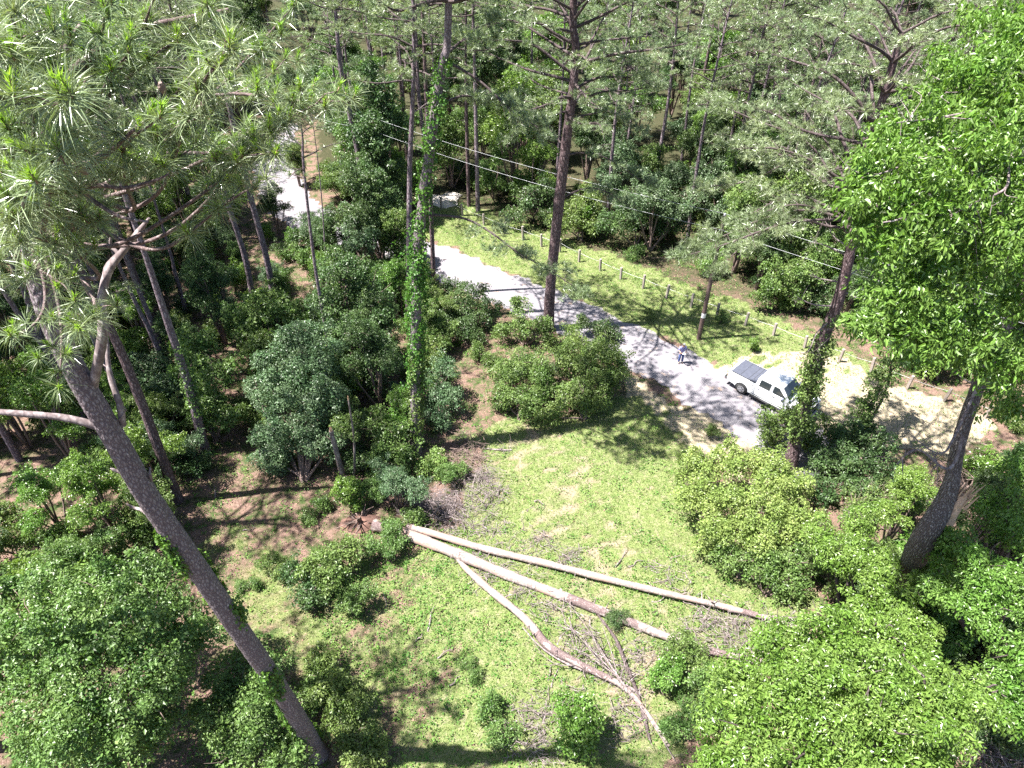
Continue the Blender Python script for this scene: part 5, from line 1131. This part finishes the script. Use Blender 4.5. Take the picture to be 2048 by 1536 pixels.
    plate('rear_window', [(.865, -.62, 1.38), (.865, .62, 1.38), (.90, .58, 1.74), (.90, -.58, 1.74)], glassd, t, .012)
    boxo('rear_bumper', (-1.26, 0, .62), (.20, 1.86, .22), chrome, t, .03); boxo('front_bumper', (4.62, 0, .56), (.20, 1.9, .26), chrome, t, .04); boxo('grille', (4.56, 0, .92), (.05, 1.1, .26), black, t, .01)
    boxo('tailgate', (-1.155, 0, 1.02), (.05, 1.6, .44), paint, t, .015); boxo('tow_hitch', (-1.38, 0, .48), (.14, .12, .1), black, t, .01)
    boxo('chassis', (1.7, 0, .40), (5.2, 1.3, .22), black, t, .02)
pickup()

# ------------------------------------------------------------------ the man with the remote control
skin = plain('skin', (.50, .30, .23), .55); hair_m = plain('white_hair', (.78, .76, .74), .8); jeans_m = plain('blue_denim', (.045, .075, .21), .85, var=.25, scale=30); shoe_m = plain('brown_shoes', (.05, .035, .03), .6)
def plaid():
    m, nt, b = mat('plaid_shirt'); c = coord(nt); fac = None
    for axis, sc in ((0, 9), (2, 9), (0, 23), (2, 23)):
        sp = nt.nodes.new('ShaderNodeSeparateXYZ'); nt.links.new(c, sp.inputs[0])
        mu = nt.nodes.new('ShaderNodeMath'); mu.operation = 'MULTIPLY'; nt.links.new(sp.outputs[axis], mu.inputs[0]); mu.inputs[1].default_value = sc
        fr = nt.nodes.new('ShaderNodeMath'); fr.operation = 'FRACT'; nt.links.new(mu.outputs[0], fr.inputs[0])
        gt = nt.nodes.new('ShaderNodeMath'); gt.operation = 'GREATER_THAN'; nt.links.new(fr.outputs[0], gt.inputs[0]); gt.inputs[1].default_value = .6
        if fac is None: fac = gt.outputs[0]
        else:
            ad = nt.nodes.new('ShaderNodeMath'); ad.operation = 'ADD'; nt.links.new(fac, ad.inputs[0]); nt.links.new(gt.outputs[0], ad.inputs[1]); fac = ad.outputs[0]
    nt.links.new(mixc(nt, ramp(nt, fac, 0, 3), (.05, .05, .22), (.42, .42, .68)), b.inputs['Base Color']); b.inputs['Roughness'].default_value = .9
    return m
def skinned(name, verts, edges, radii, m, par, root=0, lv=2):
    me = bpy.data.meshes.new(name); me.from_pydata(verts, edges, []); o = obj(name, me, par); me.materials.append(m)
    sk = o.modifiers.new('skin', 'SKIN'); sk.use_smooth_shade = True
    for i, r in enumerate(radii): me.skin_vertices[0].data[i].radius = (r, r) if not isinstance(r, tuple) else r
    me.skin_vertices[0].data[root].use_root = True
    sb = o.modifiers.new('smooth', 'SUBSURF'); sb.levels = sb.render_levels = lv
    return o
def person():
    O = Z(1360, 727); O[2] = .055
    t = thing('person', 'person in blue plaid shirt and jeans looking down at a remote control', 'person', O, 0.12)
    V = [(0, .02, .95), (0, .03, 1.15), (0, .0, 1.35), (0, -.03, 1.48), (0, -.09, 1.56), (0, -.13, 1.64), (0, -.14, 1.71)]; R = [(.16, .11), (.15, .11), (.17, .11), (.065, .06), (.058, .058), (.085, .095), (.07, .08)]
    E = [(0, 1), (1, 2), (2, 3), (3, 4), (4, 5), (5, 6)]
    for s in (-1, 1):
        b0 = len(V); V += [(s * .19, .0, 1.40), (s * .27, -.02, 1.14), (s * .17, -.24, 1.05), (s * .11, -.30, 1.07)]; R += [.055, .042, .032, .03]; E += [(2, b0), (b0, b0 + 1), (b0 + 1, b0 + 2), (b0 + 2, b0 + 3)]
        h = b0 + 3
        for k, (dx, dz, ln) in enumerate(((.0, .012, .075), (.0, -.008, .082), (.0, -.028, .078), (.0, -.046, .062))):
            a = len(V); V += [(s * (.105 - dx), -.335, 1.075 + dz * .8), (s * (.09), -.335 - ln * .5, 1.07 + dz), (s * .065, -.335 - ln * .55, 1.055 + dz)]; R += [.0095, .009, .008]; E += [(h, a), (a, a + 1), (a + 1, a + 2)]
        a = len(V); V += [(s * .10, -.31, 1.105), (s * .075, -.335, 1.12)]; R += [.011, .009]; E += [(h, a), (a, a + 1)]
        l0 = len(V); V += [(s * .10, .02, .88), (s * .12, -.02, .50), (s * .125, .03, .09), (s * .13, -.10, .05)]; R += [.09, .06, .042, .035]; E += [(0, l0), (l0, l0 + 1), (l0 + 1, l0 + 2), (l0 + 2, l0 + 3)]
    skinned('body', V, E, R, skin, t)
    SV = [(0, .02, .90), (0, .03, 1.12), (0, .0, 1.34), (0, -.02, 1.45)]; SR = [(.195, .145), (.185, .14), (.20, .14), (.10, .09)]; SE = [(0, 1), (1, 2), (2, 3)]
    for s in (-1, 1):
        a = len(SV); SV += [(s * .20, 0, 1.39), (s * .245, -.01, 1.25), (s * .268, -.02, 1.16)]; SR += [.078, .070, .068]; SE += [(2, a), (a, a + 1), (a + 1, a + 2)]
    skinned('shirt', SV, SE, SR, plaid(), t)
    JV = [(0, .02, .93), (0, .02, .84)]; JR = [(.17, .125), (.16, .12)]; JE = [(0, 1)]
    for s in (-1, 1):
        a = len(JV); JV += [(s * .10, .02, .78), (s * .12, -.02, .48), (s * .125, .03, .10)]; JR += [.105, .082, .075]; JE += [(1, a), (a, a + 1), (a + 1, a + 2)]
    skinned('jeans', JV, JE, JR, jeans_m, t)
    for s in (-1, 1): skinned('shoe', [(s * .125, .06, .045), (s * .13, -.08, .04), (s * .135, -.17, .035)], [(0, 1), (1, 2)], [.055, .055, .045], shoe_m, t, lv=1)
    def ball(name, c, r, m, par, cut=None, tilt=0):
        bm = bmesh.new(); bmesh.ops.create_uvsphere(bm, u_segments=18, v_segments=12, radius=1)
        if cut is not None:
            bmesh.ops.delete(bm, geom=[v for v in bm.verts if v.co.z < cut and v.co.y < .35], context='VERTS')
        for v in bm.verts: v.co = Matrix.Rotation(tilt, 3, 'X') @ Vector((v.co.x * r[0], v.co.y * r[1], v.co.z * r[2])) + Vector(c)
        for f in bm.faces: f.smooth = True
        me = bpy.data.meshes.new(name); bm.to_mesh(me); bm.free(); me.materials.append(m); return obj(name, me, par)
    hd = ball('head', (0, -.115, 1.655), (.078, .10, .115), skin, t, tilt=.55)
    ball('hair', (0, -.105, 1.665), (.085, .107, .12), hair_m, hd, cut=.05, tilt=.35)
    for s in (-1, 1):
        ball('ear', (s * .08, -.10, 1.65), (.014, .025, .034), skin, hd); ball('eye', (s * .030, -.208, 1.635), (.012, .010, .010), black, hd)
    ball('nose', (0, -.218, 1.60), (.015, .020, .022), skin, hd); ball('mouth', (0, -.196, 1.563), (.024, .01, .007), plain('lips', (.35, .13, .11), .6), hd)
    o = thing('remote_control', 'white handheld remote control with a screen held by the man', 'remote control', O + np.array([.04, -.36, 1.07]), 0.12)
    boxo('casing', (0, 0, 0), (.22, .14, .05), plain('white_plastic', (.8, .8, .8), .4), o, .015); boxo('screen', (0, .07, .07), (.15, .02, .10), plain('pale_screen', (.55, .58, .6), .15), o, .005)
    for s in (-1, 1):
        b = Buf(); tube(b, np.array([(s * .06, 0, .02), (s * .06, 0, .055)]), [.008, .01], 8); obj('stick', b.mesh('stick', black, True), o)
        b = Buf(); tube(b, np.array([(s * .09, -.07, .0), (s * .10, -.17, .03)]), [.008, .006], 6); obj('antenna', b.mesh('antenna', black, True), o)
person()
